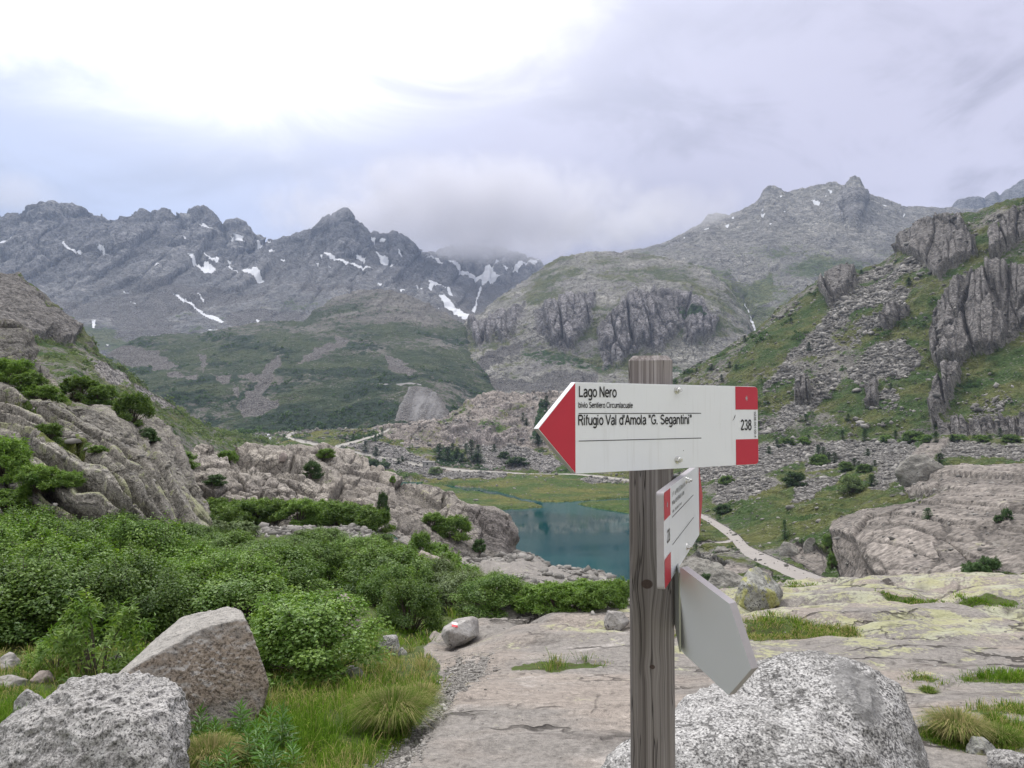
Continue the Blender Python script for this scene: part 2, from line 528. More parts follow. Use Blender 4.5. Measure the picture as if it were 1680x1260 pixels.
# ---------------------------------------------------------------- terrain
def zc(k, ox, oy):
    return lambda pts: [(x / k + ox, y / k + oy) for x, y in pts]
z1 = zc(3, 0, 280); z2 = zc(3, 480, 300); z3 = zc(2.625, 1040, 260); z4 = zc(2.625, 0, 560)
z5 = zc(3.23, 560, 640); z6 = zc(2.625, 1040, 680); z8 = zc(4.42, 1300, 680)


def yrow(pts, Y):
    return [(x, y, Y) for x, y in pts]


# --- far range on the left, the peak and the snowy head of the valley
crI = [(-300, 372, 2500), (-150, 340, 2500), (0, 355, 2500), (25, 350, 2500), (37, 357, 2500), (50, 340, 2500), (70, 329, 2500), (83, 333, 2500), (97, 338, 2500),
       (110, 336, 2500), (133, 345, 2500), (147, 357, 2500), (167, 352, 2550), (180, 365, 2550), (203, 355, 2550), (220, 350, 2550),
       (233, 347, 2550), (245, 348, 2550), (247, 355, 2550), (267, 340, 2550), (273, 340, 2550), (293, 358, 2550), (317, 352, 2600),
       (328, 343, 2600), (343, 343, 2600), (360, 357, 2600), (368, 370, 2600), (375, 371, 2600), (378, 364, 2600), (384, 365, 2600), (388, 370, 2600), (392, 367, 2600), (397, 376, 2600), (402, 376, 2600),
       (408, 388, 2700), (433, 397, 2750), (447, 397, 2750), (520, 373, 2650), (540, 357, 2600), (553, 350, 2600), (562, 343, 2600), (567, 341, 2600), (571, 346, 2600), (576, 355, 2600),
       (583, 366, 2600), (603, 384, 2650), (630, 382, 2700), (650, 382, 2750), (672, 395, 2800), (690, 418, 2900), (713, 412, 3200),
       (740, 405, 3300), (800, 402, 3300), (850, 415, 3300), (880, 430, 3300), (900, 437, 3200), (960, 460, 3000)]
I = Sheet([
    [(-300, 640, 1300), (300, 640, 1300), (600, 640, 1300), (760, 560, 1450), (800, 560, 1450), (960, 600, 1450)],
    [(-300, 540, 1700), (150, 560, 1600), (300, 575, 1600), (420, 560, 1600), (560, 545, 1600), (680, 520, 1700), (770, 532, 1650), (830, 530, 1700), (960, 560, 1700)],
    [(-300, 470, 2000), (0, 470, 2000), (200, 480, 2000), (300, 490, 1950), (420, 500, 1900), (560, 470, 2050), (700, 470, 2300), (780, 500, 2400), (850, 480, 2500), (960, 500, 2400)],
    [(-300, 415, 2250), (0, 400, 2250), (200, 410, 2250), (400, 430, 2350), (560, 425, 2350), (690, 445, 2600), (790, 463, 3000), (880, 455, 3000), (960, 480, 2800)],
    crI,
    [(x, y + 60, Y * 1.12) for x, y, Y in crI]], -300, 960, 1.6, 1.6, crest=-2, smooth=7)
q = I.P
rough = sstep(I.PY, 560, 420)
I.m['snow'] = I.mask([z1(p) for p in [
    [(310, 388), (325, 388), (355, 415), (410, 425), (408, 435), (365, 430), (340, 415)],
    [(0, 368), (75, 373), (75, 382), (0, 378)], [(110, 365), (125, 363), (135, 375), (120, 378)],
    [(475, 392), (500, 405), (520, 400), (520, 415), (550, 437), (520, 430), (490, 408)],
    [(975, 277), (1010, 285), (1055, 312), (1030, 314), (1000, 297)],
    [(920, 455), (950, 460), (1000, 480), (1010, 458), (1040, 475), (1080, 515), (1075, 524), (1000, 512), (960, 487)],
    [(980, 410), (1010, 432), (1080, 460), (1075, 477), (1040, 462), (1000, 432)],
    [(1090, 485), (1120, 495), (1160, 515), (1240, 525), (1260, 510), (1300, 540), (1280, 552), (1220, 542), (1150, 522)],
    [(1140, 335), (1180, 355), (1185, 380), (1160, 380), (1140, 360)], [(1110, 458), (1140, 465), (1135, 478)],
    [(855, 613), (880, 620), (930, 655), (1000, 700), (1060, 720), (1105, 745), (1095, 759), (1040, 737), (970, 697), (900, 652)],
    [(970, 620), (1010, 645), (1000, 652)], [(452, 740), (472, 742), (464, 780), (452, 776)],
    [(600, 595), (635, 610), (625, 616)], [(630, 645), (680, 662), (670, 669)], [(745, 510), (790, 512), (770, 530)],
    [(1260, 740), (1284, 750), (1270, 760)], [(880, 360), (920, 370), (915, 385)], [(905, 270), (940, 282), (930, 288)],
    [(1015, 785), (1080, 790), (1040, 800)], [(520, 865), (540, 866), (530, 876)], [(1230, 375), (1290, 385), (1280, 395)],
    [(1310, 350), (1350, 362), (1330, 372)], [(1320, 395), (1360, 400), (1330, 410)], [(1380, 440), (1440, 445), (1400, 455)],
    [(1210, 485), (1228, 488), (1222, 512), (1212, 508)], [(1295, 425), (1330, 430), (1300, 436)]]] + [z2(p) for p in [
    [(130, 358), (170, 370), (210, 385), (300, 415), (350, 430), (410, 445), (330, 437), (250, 417), (180, 392), (145, 387)],
    [(310, 350), (350, 375), (355, 400), (320, 387)], [(385, 355), (410, 370), (460, 395), (500, 440), (480, 437), (430, 407)],
    [(505, 345), (530, 380), (525, 397), (503, 370)], [(428, 265), (452, 290), (442, 307), (423, 290)],
    [(378, 270), (402, 280), (402, 302), (383, 290)],
    [(640, 358), (690, 373), (760, 408), (840, 448), (960, 483), (970, 500), (900, 492), (820, 462), (730, 412)],
    [(1050, 480), (1010, 497), (960, 502), (930, 522), (918, 470), (958, 435), (1000, 400), (1050, 383), (1040, 395), (990, 430), (990, 465), (1010, 485)],
    [(1080, 440), (1110, 400), (1200, 388), (1200, 405), (1130, 407), (1090, 457)],
    [(878, 632), (905, 600), (918, 530), (932, 535), (912, 605), (895, 647)],
    [(710, 578), (740, 573), (800, 625), (870, 665), (855, 687), (800, 662), (740, 617)],
    [(665, 493), (700, 495), (730, 510), (720, 522), (690, 522), (680, 542), (663, 530)],
    [(728, 520), (752, 535), (787, 577), (768, 572), (743, 545)], [(600, 510), (637, 535), (630, 547)],
    [(400, 510), (437, 525), (430, 533)], [(510, 532), (555, 533), (550, 544)], [(1033, 428), (1062, 440), (1050, 457)],
    [(115, 412), (135, 418), (130, 428)], [(170, 420), (195, 435), (190, 442)], [(700, 625), (722, 630), (715, 636)]]],
    soft=.7, warp=2.2, wl=9, seed=61)
nz = fbm(q, 160, 4, 3)
I.m['cliff'] = np.clip(sstep(I.PY, 500, 430) * .9 + .5 * sstep(nz, .05, .35), 0, 1)
I.m['scree'] = sstep(nz + .35 * sstep(I.PY, 430, 500) * sstep(I.PY, 620, 540), .18, .42) * (1 - rough * .5) * .9
I.m['grass'] = sstep(I.PY, 430, 560) * np.clip(.42 + .9 * fbm(q, 220, 4, 9), 0, .75) * (1 - .6 * I.m['scree'])
jI = I.joints(q[..., 0] / 70, q[..., 2] / 150, 26, rough, 3, crack=.12) + I.joints(q[..., 0] / 24, q[..., 2] / 60, 9, rough * .9 + .1, 4, crack=.14)
I.m['crack'] = I.m['crack'] * .35
I.displace(jI + rough * (20 * fbm(q, 210, 4, 21, True, an=(1, 1, .5)) + 12 * fbm(q, 60, 4, 25, True, an=(1, 1, .25)))
           + (1 - rough) * (12 * fbm(q, 240, 4, 27) + 5 * fbm(q, 60, 4, 29, True)) + 2.0 * fbm(q, 14, 2, 33))
I.pin(16, 4.0)
I.build('mountain', terrain_mat('far_rock', 1.7, rock=((.05, .052, .058), (.135, .135, .137), (.25, .245, .24)), cliffc=(.14, .14, .145),
                                grass=((.045, .065, .028), (.08, .09, .042)), cell=1.7, screec=((.11,.105,.105),(.17,.165,.16),(.235,.225,.22))))

# --- far peaks at the right edge
crO = [(1490, 350, 3000), (1562, 340, 3000), (1568, 332, 3000), (1573, 327, 3000), (1589, 324, 3000), (1608, 325, 3000), (1615, 331, 3000), (1622, 322, 3000), (1630, 316, 3000), (1636, 322, 3000), (1642, 321, 3000),
       (1650, 314, 3000), (1657, 310, 3000), (1668, 303, 3000), (1680, 296, 3000), (1720, 280, 3000), (1900, 300, 3000), (2100, 330, 3000)]
O = Sheet([[(x, 430, 2600) for x in (1490, 2100)], crO, [(x, y + 60, 3300) for x, y, Y in crO]], 1490, 2100, 1.8, 2, smooth=5)
O.m['cliff'] = O.PX * 0 + .9
O.displace(14 * fbm(O.P, 150, 4, 41, True, an=(1, 1, .4)) + 4 * fbm(O.P, 30, 3, 42, True))
O.pin(12, 3.0)
O.build('mountain', bpy.data.materials['far_rock'])

# --- rounded rocky mountain on the right, behind
crL = [(930, 440, 2100), (1040, 411, 2200), (1090, 399, 2200), (1116, 386, 2200), (1143, 372, 2200), (1150, 366, 2200), (1162, 351, 2250), (1175, 350, 2250), (1196, 353, 2200), (1219, 344, 2200),
       (1246, 329, 2200), (1253, 311, 2200), (1262, 307, 2200), (1269, 306, 2200), (1280, 309, 2200), (1291, 315, 2200), (1314, 310, 2200), (1345, 304, 2200), (1368, 299, 2200),
       (1385, 304, 2200), (1390, 298, 2200), (1394, 291, 2200), (1402, 289, 2200), (1410, 291, 2200), (1416, 301, 2200), (1420, 312, 2200), (1429, 319, 2200), (1459, 332, 2200), (1486, 340, 2200), (1516, 339, 2200),
       (1550, 342, 2200), (1700, 345, 2200), (1900, 360, 2200)]
L = Sheet([
    [(930, 600, 1350), (1240, 600, 1300), (1900, 600, 1300)],
    [(930, 520, 1550), (1180, 470, 1550), (1240, 540, 1400), (1290, 500, 1450), (1900, 480, 1500)],
    [(930, 470, 1800), (1100, 430, 1750), (1250, 420, 1750), (1450, 400, 1750), (1900, 420, 1750)],
    crL, [(x, y + 60, 2500) for x, y, Y in crL]], 930, 1900, 1.6, 1.6, smooth=7)
q = L.P
L.m['snow'] = np.maximum(L.mask([z3(p) for p in [[(765, 183), (805, 190), (795, 207), (775, 202)], [(830, 138), (857, 145), (845, 157)],
    [(545, 213), (560, 216), (552, 228)], [(550, 238), (568, 240), (553, 257)], [(388, 293), (412, 285), (405, 300)], [(645, 222), (658, 228), (650, 236)],
    [(1060, 200), (1090, 208), (1080, 214)], [(1155, 240), (1170, 245), (1160, 252)], [(580, 276), (596, 280), (585, 288)], [(300, 312), (325, 306), (315, 318)],
    [(215, 342), (230, 346), (220, 352)], [(420, 254), (436, 256), (426, 264)], [(625, 160), (640, 164), (630, 172)], [(820, 165), (832, 170), (824, 176)]]], .7, 1.5, 8),
    0.75 * L.line([(1221, 500, 1.2), (1228, 516, 1.6), (1234, 530, 2.2), (1238, 546, 2.8)], 1.0, .7) * (fbm(np.stack([L.PX, L.PY, L.PX * 0], -1), 5, 2, 8) > -.25))
nz = fbm(q, 170, 4, 13)
L.m['cliff'] = np.clip(.3 + 1.2 * fbm(q, 130, 4, 14), 0, 1) * .8
L.m['scree'] = np.maximum(np.clip(.1 + .9 * nz, 0, .7) * sstep(L.PY, 330, 400), L.mask([z3([(380, 490), (420, 500), (520, 640), (600, 620), (560, 690), (530, 720), (470, 640), (430, 590)])], 3, 5, 20) * .9)
L.m['grass'] = np.clip(.46 + .75 * fbm(q, 150, 4, 15), 0, .65) * sstep(L.PY, 350, 440) + .5 * L.mask([z3([(480, 560), (590, 500), (600, 560), (560, 620), (500, 620)])], 4, 5)
bluff = L.mask([z3([(870, 180), (900, 130), (1000, 150), (990, 230), (960, 300), (880, 280), (850, 240)])], 6, 6)
L.m['cliff'] = np.maximum(L.m['cliff'], bluff)
jL = L.joints(q[..., 0] / 60, q[..., 2] / 60, 9, np.clip(L.m['cliff'] + .25, 0, 1), 5) + L.joints(q[..., 0] / 20, q[..., 2] / 22, 4, .7 + 0 * L.PX, 6)
L.m['crack'] = L.m['crack'] * .45
L.displace(jL + 9 * fbm(q, 200, 4, 43) + 8 * fbm(q, 70, 4, 44, True, an=(1, 1, .5)) * (.4 + L.m['cliff']) + 12 * bluff + 1.6 * fbm(q, 12, 2, 46))
L.pin(16, 2.5)
L.build('mountain', terrain_mat('ridge_rock', 1.4, rock=((.075, .075, .07), (.18, .175, .16), (.31, .30, .275)), cliffc=(.19, .185, .185),
                                grass=((.06, .08, .034), (.105, .118, .05)), cell=1.7, screec=((.11,.105,.105),(.17,.165,.16),(.235,.225,.22))))

# --- dome with the dark cliffs, centre right
crK = [(735, 585, 1100), (763, 532, 1250), (800, 507, 1300), (830, 481, 1350), (865, 458, 1400), (897, 436, 1450), (917, 424, 1450), (947, 415, 1450), (980, 413, 1450), (1040, 414, 1450), (1100, 424, 1400),
       (1140, 435, 1350), (1165, 448, 1300), (1190, 470, 1280), (1205, 492, 1250), (1222, 517, 1200), (1236, 548, 1150), (1260, 580, 1100), (1330, 640, 1000)]
K = Sheet([
    [(735, 720, 800), (850, 705, 750), (1330, 720, 650)],
    [(735, 660, 900), (790, 640, 950), (900, 625, 930), (1050, 640, 880), (1330, 690, 760)],
    [(735, 620, 980), (800, 590, 1030), (880, 585, 1020), (1000, 600, 980), (1150, 605, 950), (1330, 665, 850)],
    [(735, 600, 1040), (800, 545, 1150), (880, 520, 1120), (1000, 510, 1080), (1120, 500, 1080), (1200, 540, 1060), (1330, 655, 920)],
    crK, [(x, y + 50, Y * 1.15) for x, y, Y in crK]], 735, 1330, 1.5, 1.5, smooth=9)
q = K.P
cliffs = K.mask([z2([(1200, 640), (1230, 610), (1300, 600), (1400, 570), (1500, 560), (1480, 650), (1440, 740), (1400, 800), (1340, 860), (1300, 830), (1270, 810), (1200, 760)]),
                 z2([(1510, 720), (1560, 660), (1600, 630), (1680, 580), (1760, 560), (1900, 560), (1980, 590), (2030, 650), (2080, 700), (2060, 760), (1950, 800), (1900, 720), (1800, 850), (1720, 800), (1680, 850), (1600, 910), (1530, 910), (1510, 830)]),
                 z2([(880, 700), (960, 680), (1060, 640), (1140, 600), (1150, 650), (1100, 740), (1040, 790), (1000, 750), (930, 830), (900, 780)])], 5, 10, 22, 17)
K.m['cliff'] = np.maximum(cliffs, np.clip(.15 + .9 * fbm(q, 80, 4, 18), 0, .8))
K.m['shrub'] = K.mask([z2([(1130, 830), (1350, 860), (1530, 900), (1700, 930), (1900, 900), (1960, 950), (1300, 920), (1100, 870)]), z3([(170, 650), (280, 680), (300, 740), (200, 720)])], 5, 8, 16) * .55
K.m['scree'] = np.maximum(K.mask([z2([(890, 900), (1010, 830), (1130, 795), (1120, 860), (1000, 900), (940, 960), (1180, 1000), (1320, 940), (1500, 950), (1500, 1000), (1250, 1060), (950, 1030), (860, 960)])], 6, 9, 24) * .95,
                          np.clip(.05 + .8 * fbm(q, 60, 3, 19), 0, .5))
K.m['grass'] = np.clip(.48 + .8 * fbm(q, 90, 4, 20), 0, .8) * (1 - cliffs * .9) * (1 - .7 * K.m['scree'])
jK = K.joints(q[..., 0] / 26, q[..., 2] / 90, 15, cliffs, 7, crack=.14, warp=.5) + K.joints(q[..., 0] / 9, q[..., 2] / 26, 5.0, cliffs, 8, crack=.16) + K.joints(q[..., 0] / 20, q[..., 2] / 14, 3.2, (1 - cliffs) * (1 - .7 * K.m['grass']), 9)
K.m['crack'] = K.m['crack'] * (.45 + .35 * cliffs)
K.displace(jK + 10 * cliffs + 6 * fbm(q, 120, 4, 47) + (3 + 6 * cliffs) * fbm(q, 32, 4, 48, True, an=(1, .2, .2)) + 4 * fbm(q, 45, 4, 51, True) * (1 - cliffs) + 1.0 * fbm(q, 7, 2, 49))
K.pin(16, 1.0)
K.build('mountain', terrain_mat('dome_rock', 0.85, rock=((.08, .08, .07), (.20, .195, .175), (.34, .33, .30)), cliffc=(.19, .18, .19),
                                grass=((.055, .070, .032), (.105, .112, .054)), cell=1.7, screec=((.11,.105,.105),(.17,.165,.16),(.235,.225,.22))))

# --- the long green hill in the middle, with the quarry fan
crH = [(60, 640, 950), (120, 615, 1000), (160, 595, 1050), (200, 570, 1100), (233, 551, 1150), (280, 548, 1180), (333, 546, 1200), (390, 534, 1230), (433, 527, 1250), (500, 527, 1250), (508, 520, 1280), (520, 508, 1300), (547, 487, 1350),
       (590, 477, 1400), (620, 473, 1400), (650, 478, 1400), (680, 487, 1380), (710, 502, 1350), (733, 517, 1300), (763, 534, 1200), (775, 570, 1100), (790, 605, 1000), (820, 655, 850), (850, 705, 750), (900, 740, 700)]
H = Sheet([
    [(60, 745, 640), (480, 735, 620), (900, 745, 600)],
    [(60, 690, 720), (300, 700, 700), (560, 700, 680), (650, 697, 660), (750, 695, 660), (900, 743, 620)],
    [(60, 660, 820), (300, 640, 800), (560, 640, 790), (596, 637, 780), (690, 636, 760), (740, 650, 760), (800, 690, 740), (900, 742, 650)],
    [(60, 650, 900), (233, 590, 1000), (450, 570, 1000), (600, 560, 1050), (720, 580, 1000), (790, 640, 880), (900, 741, 680)],
    crH, [(x, y + 40, Y * 1.15) for x, y, Y in crH]], 60, 900, 1.5, 1.5, smooth=9)
q = H.P
fan_ = H.mask([[(672, 641), (700, 639), (716, 652), (730, 672), (744, 695), (700, 699), (650, 697), (654, 672), (664, 655)]], 5, 5, 14)
fan = sstep(fan_ + .45 * fbm(q, 20, 4, 302), .35, .6) * sstep(fan_, .02, .3)
terr = H.mask([[(592, 634), (640, 632), (692, 632), (692, 636), (640, 636), (592, 637)]], 1.2, 2.5, 12) * sstep(fbm(q, 14, 3, 303), -.35, .1)
hi = sstep(H.PY, 560, 500)
scr = H.mask([z4([(1190, 60), (1230, 60), (1170, 170), (1130, 240), (1200, 290), (1140, 330), (1050, 335), (1025, 280), (1080, 220)]),
              z4([(700, 140), (760, 135), (800, 165), (730, 170)]), z4([(810, 155), (860, 160), (850, 180), (800, 175)]), z4([(910, 155), (1000, 155), (990, 195), (940, 190)]),
              z4([(1030, 155), (1130, 160), (1120, 185), (1040, 180)]), z4([(850, 60), (890, 60), (885, 150), (870, 150)]), z4([(400, 10), (620, 30), (780, 110), (700, 130), (560, 110), (450, 60)]),
              z4([(1400, 20), (1510, 0), (1500, 30), (1300, 120), (1270, 110)]), z4([(1000, 220), (1030, 200), (1020, 240)]),
              z2([(450, 850), (560, 900), (620, 940), (570, 960), (480, 920)]), z2([(210, 740), (280, 800), (250, 850), (200, 800)])], 9, 7, 18, 71)
scr = sstep(scr + .75 * fbm(q, 26, 4, 301), .42, .75) * sstep(scr, .02, .2)
H.m['scree'] = np.clip(np.maximum.reduce([scr * .95, fan * .85, np.clip(fbm(q, 70, 4, 24) * .9 + .02, 0, .6)]), 0, 1)
H.m['cliff'] = hi * np.clip(.4 + fbm(q, 70, 4, 22), 0, 1)
H.m['grass'] = np.clip(.66 + .6 * fbm(q, 110, 4, 23) - .28 * hi, 0, .95) * (1 - .85 * scr) * (1 - fan)
H.m['shrub'] = np.clip(.30 + 1.1 * fbm(q, 60, 4, 26) + .28 * sstep(H.PY, 600, 690), 0, 1) * (1 - hi) * (1 - scr) * (1 - fan) * (1 - terr)
H.m['path'] = np.maximum(fan * (.45 + .35 * fbm(q * np.array([1, .12, .16]), 9, 3, 304)) + 0 * (.95 + .0 * fbm(q * np.array([1, .1, .2]), 6, 3, 28)), terr * .8)
H.m['tone'] = .5 + .35 * fbm(q * np.array([1, .12, .16]), 7, 3, 29)
jH = H.joints(q[..., 0] / 24, q[..., 2] / 16, 4, hi + .4 * (1 - H.m['grass']) * (1 - fan), 10)
H.m['crack'] = H.m['crack'] * .5
H.displace(jH + (7 * fbm(q, 160, 4, 52) + 4 * fbm(q, 45, 4, 53, True)) * (1 - fan) + fan * (3 + 1.2 * fbm(q * np.array([1, .15, .2]), 9, 3, 55, True)) + 1.2 * fbm(q, 8, 3, 54) * (1 - .7 * fan))
H.pin(14)
H.build('hill', terrain_mat('green_hill', 0.8, rock=((.085, .08, .073), (.15, .142, .13), (.23, .213, .196)), cliffc=(.14, .135, .13), grass=((.023, .039, .017), (.047, .063, .028)), speck=.9,
                            shrub=(.016, .030, .017), path=(.20, .195, .195), cell=1.7, screec=((.12,.112,.108),(.185,.175,.168),(.26,.245,.236))))

# --- valley floor: lake shore meadows, dirt road, brown rock knoll
WZ = EZ - 39.0
def wy(Y, h=0.0): return 675 + (39.0 - h) / Y * F
crF = [(330, 716, 560), (400, 712, 570), (450, 710, 580), (500, 706, 560), (540, 704, 560), (600, 703, 560), (620, 700, 560), (660, 697, 560), (700, 690, 560), (725, 686, 560), (737, 680, 560), (760, 662, 570), (780, 650, 580), (810, 641, 590),
       (847, 645, 590), (880, 644, 590), (913, 641, 590), (960, 650, 560), (1010, 668, 520), (1060, 690, 480), (1110, 720, 440), (1200, 760, 400)]
Fl = Sheet([
    [(330, wy(235, -3), 235), (1200, wy(235, -3), 235)],
    [(330, wy(300, -1.6), 300), (1200, wy(300, -1.6), 300)],
    [(330, wy(385, -1.2), 385), (700, wy(400, -1.2), 400), (1200, wy(360, -1.2), 360)],
    [(330, wy(425, .4), 425), (700, 793, 425), (860, 789, 415), (1030, 803, 395), (1200, 815, 380)],
    [(330, 732, 520), (470, 722, 520), (560, 745, 490), (680, 768, 460), (800, 780, 440), (1030, 798, 415), (1200, 805, 395)],
    [(330, 726, 540), (470, 717, 540), (560, 728, 510), (680, 748, 480), (800, 765, 460), (940, 780, 440), (1030, 785, 430), (1200, 795, 400)],
    [(330, 722, 550), (470, 714, 550), (560, 718, 530), (640, 722, 510), (720, 742, 500), (800, 735, 495), (940, 740, 480), (1200, 785, 410)],
    [(330, 719, 555), (470, 712, 555), (560, 712, 545), (640, 708, 530), (700, 703, 525), (800, 698, 520), (900, 700, 515), (1200, 775, 415)],
    crF, [(x, y + 60, Y * 1.1) for x, y, Y in crF]], 330, 1200, 1.1, 1.0, smooth=9)
q = Fl.P
mead = Fl.mask([z5([(430, 505), (500, 512), (600, 540), (700, 552), (840, 575), (980, 612), (1085, 640), (1040, 646), (900, 652), (800, 660), (740, 650), (690, 700), (400, 700)]),
                z5([(-700, 330), (300, 440), (470, 500), (560, 508), (620, 520), (740, 528), (880, 568), (960, 592), (1060, 612), (1150, 616), (1270, 607), (1400, 598), (1560, 585), (1800, 560), (1800, 200), (-700, 200)]),
                z5([(1245, 625), (1300, 612), (1450, 604), (1700, 595), (1700, 720), (1525, 677), (1380, 652)])], 1.6, 2.5, 16, 81)
low = sstep(-(q[..., 2] - WZ - 4), 0, 3)
shore = mead * low
road = Fl.line([(370, 690, 1.2), (490, 704, 1.4), (478, 712, 2.4), (470, 717, 3.0), (483, 724, 3.0), (520, 731, 2.8), (560, 738, 2.6), (600, 747, 2.4), (640, 754, 2.2), (680, 762, 2.2), (740, 770, 2.0), (800, 775, 1.9), (860, 779, 1.8), (940, 783, 1.8), (990, 789, 1.9), (1035, 795, 2.0), (1100, 806, 2.2)], .95, .8)
road = np.maximum(road, Fl.line([(552, 733, 2.6), (580, 725, 2.2), (612, 716, 1.6), (640, 704, 1.2)], .9, .8))
road = np.maximum(road, .7 * Fl.line([(560, 705, 1.0), (610, 702, 1.2)], 1, .6))
knoll = sstep(Fl.PY, 742, 725) * sstep(Fl.PX, 590, 640)
rubble = Fl.mask([z5([(0, 290), (150, 270), (300, 300), (500, 400), (480, 450), (300, 440), (150, 350)]), z5([(640, 300), (900, 290), (1050, 330), (1180, 400), (1100, 430), (850, 420), (700, 400)]),
                  z5([(350, 440), (500, 430), (900, 450), (850, 490), (450, 490)]), z5([(1250, 480), (1500, 490), (1540, 510), (1300, 510)])], 4, 8, 16, 91)
gp = Fl.mask([z5([(180, 262), (330, 262), (330, 300), (200, 285)]), z8([(-3900, 0), (-3890, 0)]), [(500, 706), (610, 704), (640, 720), (600, 735), (540, 735), (490, 718)]], 3, 6, 12)
knollm = knoll * (1 - gp)
Fl.m['grass'] = np.clip(np.maximum.reduce([shore * .95, gp * .8, .62 * (1 - knollm) + .5 * fbm(q, 22, 3, 35), .30 + .75 * fbm(q, 30, 4, 36)]), 0, 1) * (1 - .75 * rubble)
Fl.m['shrub'] = np.clip(.30 + 1.3 * fbm(q, 26, 4, 37), 0, .8) * (1 - shore) * (1 - .8 * knollm) * (1 - rubble) + .65 * Fl.mask([z5([(500, 300), (640, 330), (650, 380), (520, 380)]), z5([(1020, 200), (1060, 50), (1110, 70), (1080, 180), (1060, 290), (1000, 280)])], 3, 6, 12)
Fl.m['scree'] = np.maximum(rubble * .95, np.clip(.15 + fbm(q, 20, 3, 38), 0, .6) * (1 - shore))
Fl.m['slab'] = knollm * np.clip(.75 + .6 * fbm(q, 30, 3, 39), 0, 1)
Fl.m['cliff'] = knollm * Fl.mask([z5([(560, 190), (700, 190), (980, 190), (990, 290), (720, 290), (560, 280)]), z5([(800, 110), (900, 70), (1010, 90), (1040, 160), (800, 165)])], 3, 6, 14) * .8
Fl.m['path'] = road
Fl.m['snow'] = .8 * Fl.line([(437, 708, 1), (441, 715, 2.2), (446, 722, 3), (456, 730, 2.5)], 1, .8) * (fbm(np.stack([Fl.PX, Fl.PY, Fl.PX * 0], -1), 4, 2, 314) > -.2)
Fl.m['grass'] *= (1 - road); Fl.m['shrub'] *= (1 - road); Fl.m['scree'] *= (1 - road)
dz_ = mead * low * 2.2 + (1 - low) * (3.0 * fbm(q, 45, 4, 56) + 2.6 * fbm(q, 16, 4, 57, True) * (.35 + knollm) + .5 * fbm(q, 3.5, 2, 58)) * (1 - road * .9)
jF = Fl.joints(q[..., 0] / 13, q[..., 2] / 7 + q[..., 1] / 40, 2.6, knollm, 11) + Fl.joints(q[..., 0] / 5, q[..., 2] / 3 + q[..., 1] / 15, 1.0, knollm, 12)
Fl.m['crack'] = Fl.m['crack'] * .7
Fl.P[..., 2] += dz_ + jF * (1 - road) + shore * .12 * fbm(q, 5, 3, 59)
vf = terrain_mat('valley_floor', 0.36, rock=((.13, .115, .105), (.24, .21, .19), (.35, .31, .28)), pink=(.255, .225, .205), cliffc=(.18, .16, .155), cell=2.6,
                 grass=((.048, .085, .018), (.125, .128, .036)), shrub=(.018, .04, .014), path=(.33, .315, .29), grassnoise=.5)
Fl.pin(14)
Fl.build('valley_floor', vf)

# --- lake
m, t = new_mat('lake_water')
co = t.coord('Object')
h = t.math('ADD', t.noise(t.mapv(co, (1, .35, 1)), .30, 3, .5), t.math('MULTIPLY', t.noise(co, 2.2, 2, .5), .12))
rip = t.bump(h, .03, .3)
deep = t.mix(t.step(t.noise(co, .02, 3, .5), .4, .62), (.001, .040, .047), (.003, .068, .074))
t.out(t.principled(deep, t.ramp(t.noise(t.mapv(co, (.4, 1, 1)), .03, 3, .5), [(.42, .03), (.6, .16)]), rip, **{'IOR': 1.33, 'Specular IOR Level': .42}))
lake = mesh_from('lake', [(-130, 110, WZ), (170, 110, WZ), (170, 470, WZ), (-130, 470, WZ)], [[(0, 1, 2, 3)]], m)
tag(lake, kind='structure')

# --- right-hand slope with cliffs, talus, track and pink slabs
crM = [(985, 740, 470), (1010, 725, 475), (1050, 690, 490), (1090, 645, 500), (1116, 619, 510), (1140, 602, 520), (1166, 588, 530), (1208, 562, 545), (1242, 541, 555), (1260, 523, 560), (1276, 508, 560), (1307, 486, 560), (1345, 459, 560), (1375, 447, 560),
       (1413, 441, 560), (1444, 433, 560), (1460, 422, 555), (1470, 411, 550), (1474, 386, 545), (1490, 376, 540), (1516, 363, 530), (1550, 351, 520), (1604, 348, 500), (1634, 333, 490), (1680, 323, 480),
       (1800, 280, 470), (2100, 220, 450)]
M = Sheet([
    [(985, 1000, 160), (1100, 985, 130), (1240, 1010, 80), (1380, 1020, 62), (1680, 1020, 50), (2100, 1020, 45)],
    [(985, 925, 200), (1030, 912, 205), (1100, 905, 180), (1200, 915, 140), (1300, 940, 115), (1380, 968, 97), (1450, 965, 82), (1680, 955, 70), (2100, 950, 62)],
    [(985, 880, 240), (1030, 870, 245), (1100, 862, 230), (1150, 848, 220), (1215, 886, 165), (1290, 900, 145), (1380, 890, 125), (1490, 880, 105), (1680, 870, 95), (2100, 860, 85)],
    [(985, 850, 280), (1100, 815, 285), (1150, 805, 275), (1300, 800, 235), (1400, 815, 200), (1490, 820, 165), (1560, 800, 155), (1680, 795, 145), (2100, 780, 130)],
    [(985, 810, 345), (1100, 770, 345), (1250, 726, 345), (1400, 728, 330), (1550, 726, 300), (1680, 725, 280), (2100, 700, 250)],
    [(985, 770, 420), (1100, 700, 420), (1250, 640, 405), (1400, 620, 385), (1550, 600, 360), (1680, 590, 335), (2100, 540, 310)],
    [(985, 750, 455), (1100, 655, 465), (1166, 610, 478), (1250, 560, 470), (1400, 510, 455), (1520, 480, 425), (1680, 460, 390), (2100, 400, 370)],
    crM, [(x, y + 60, Y * 1.2) for x, y, Y in crM]], 985, 2100, 1.4, 1.3, smooth=9)
q = M.P
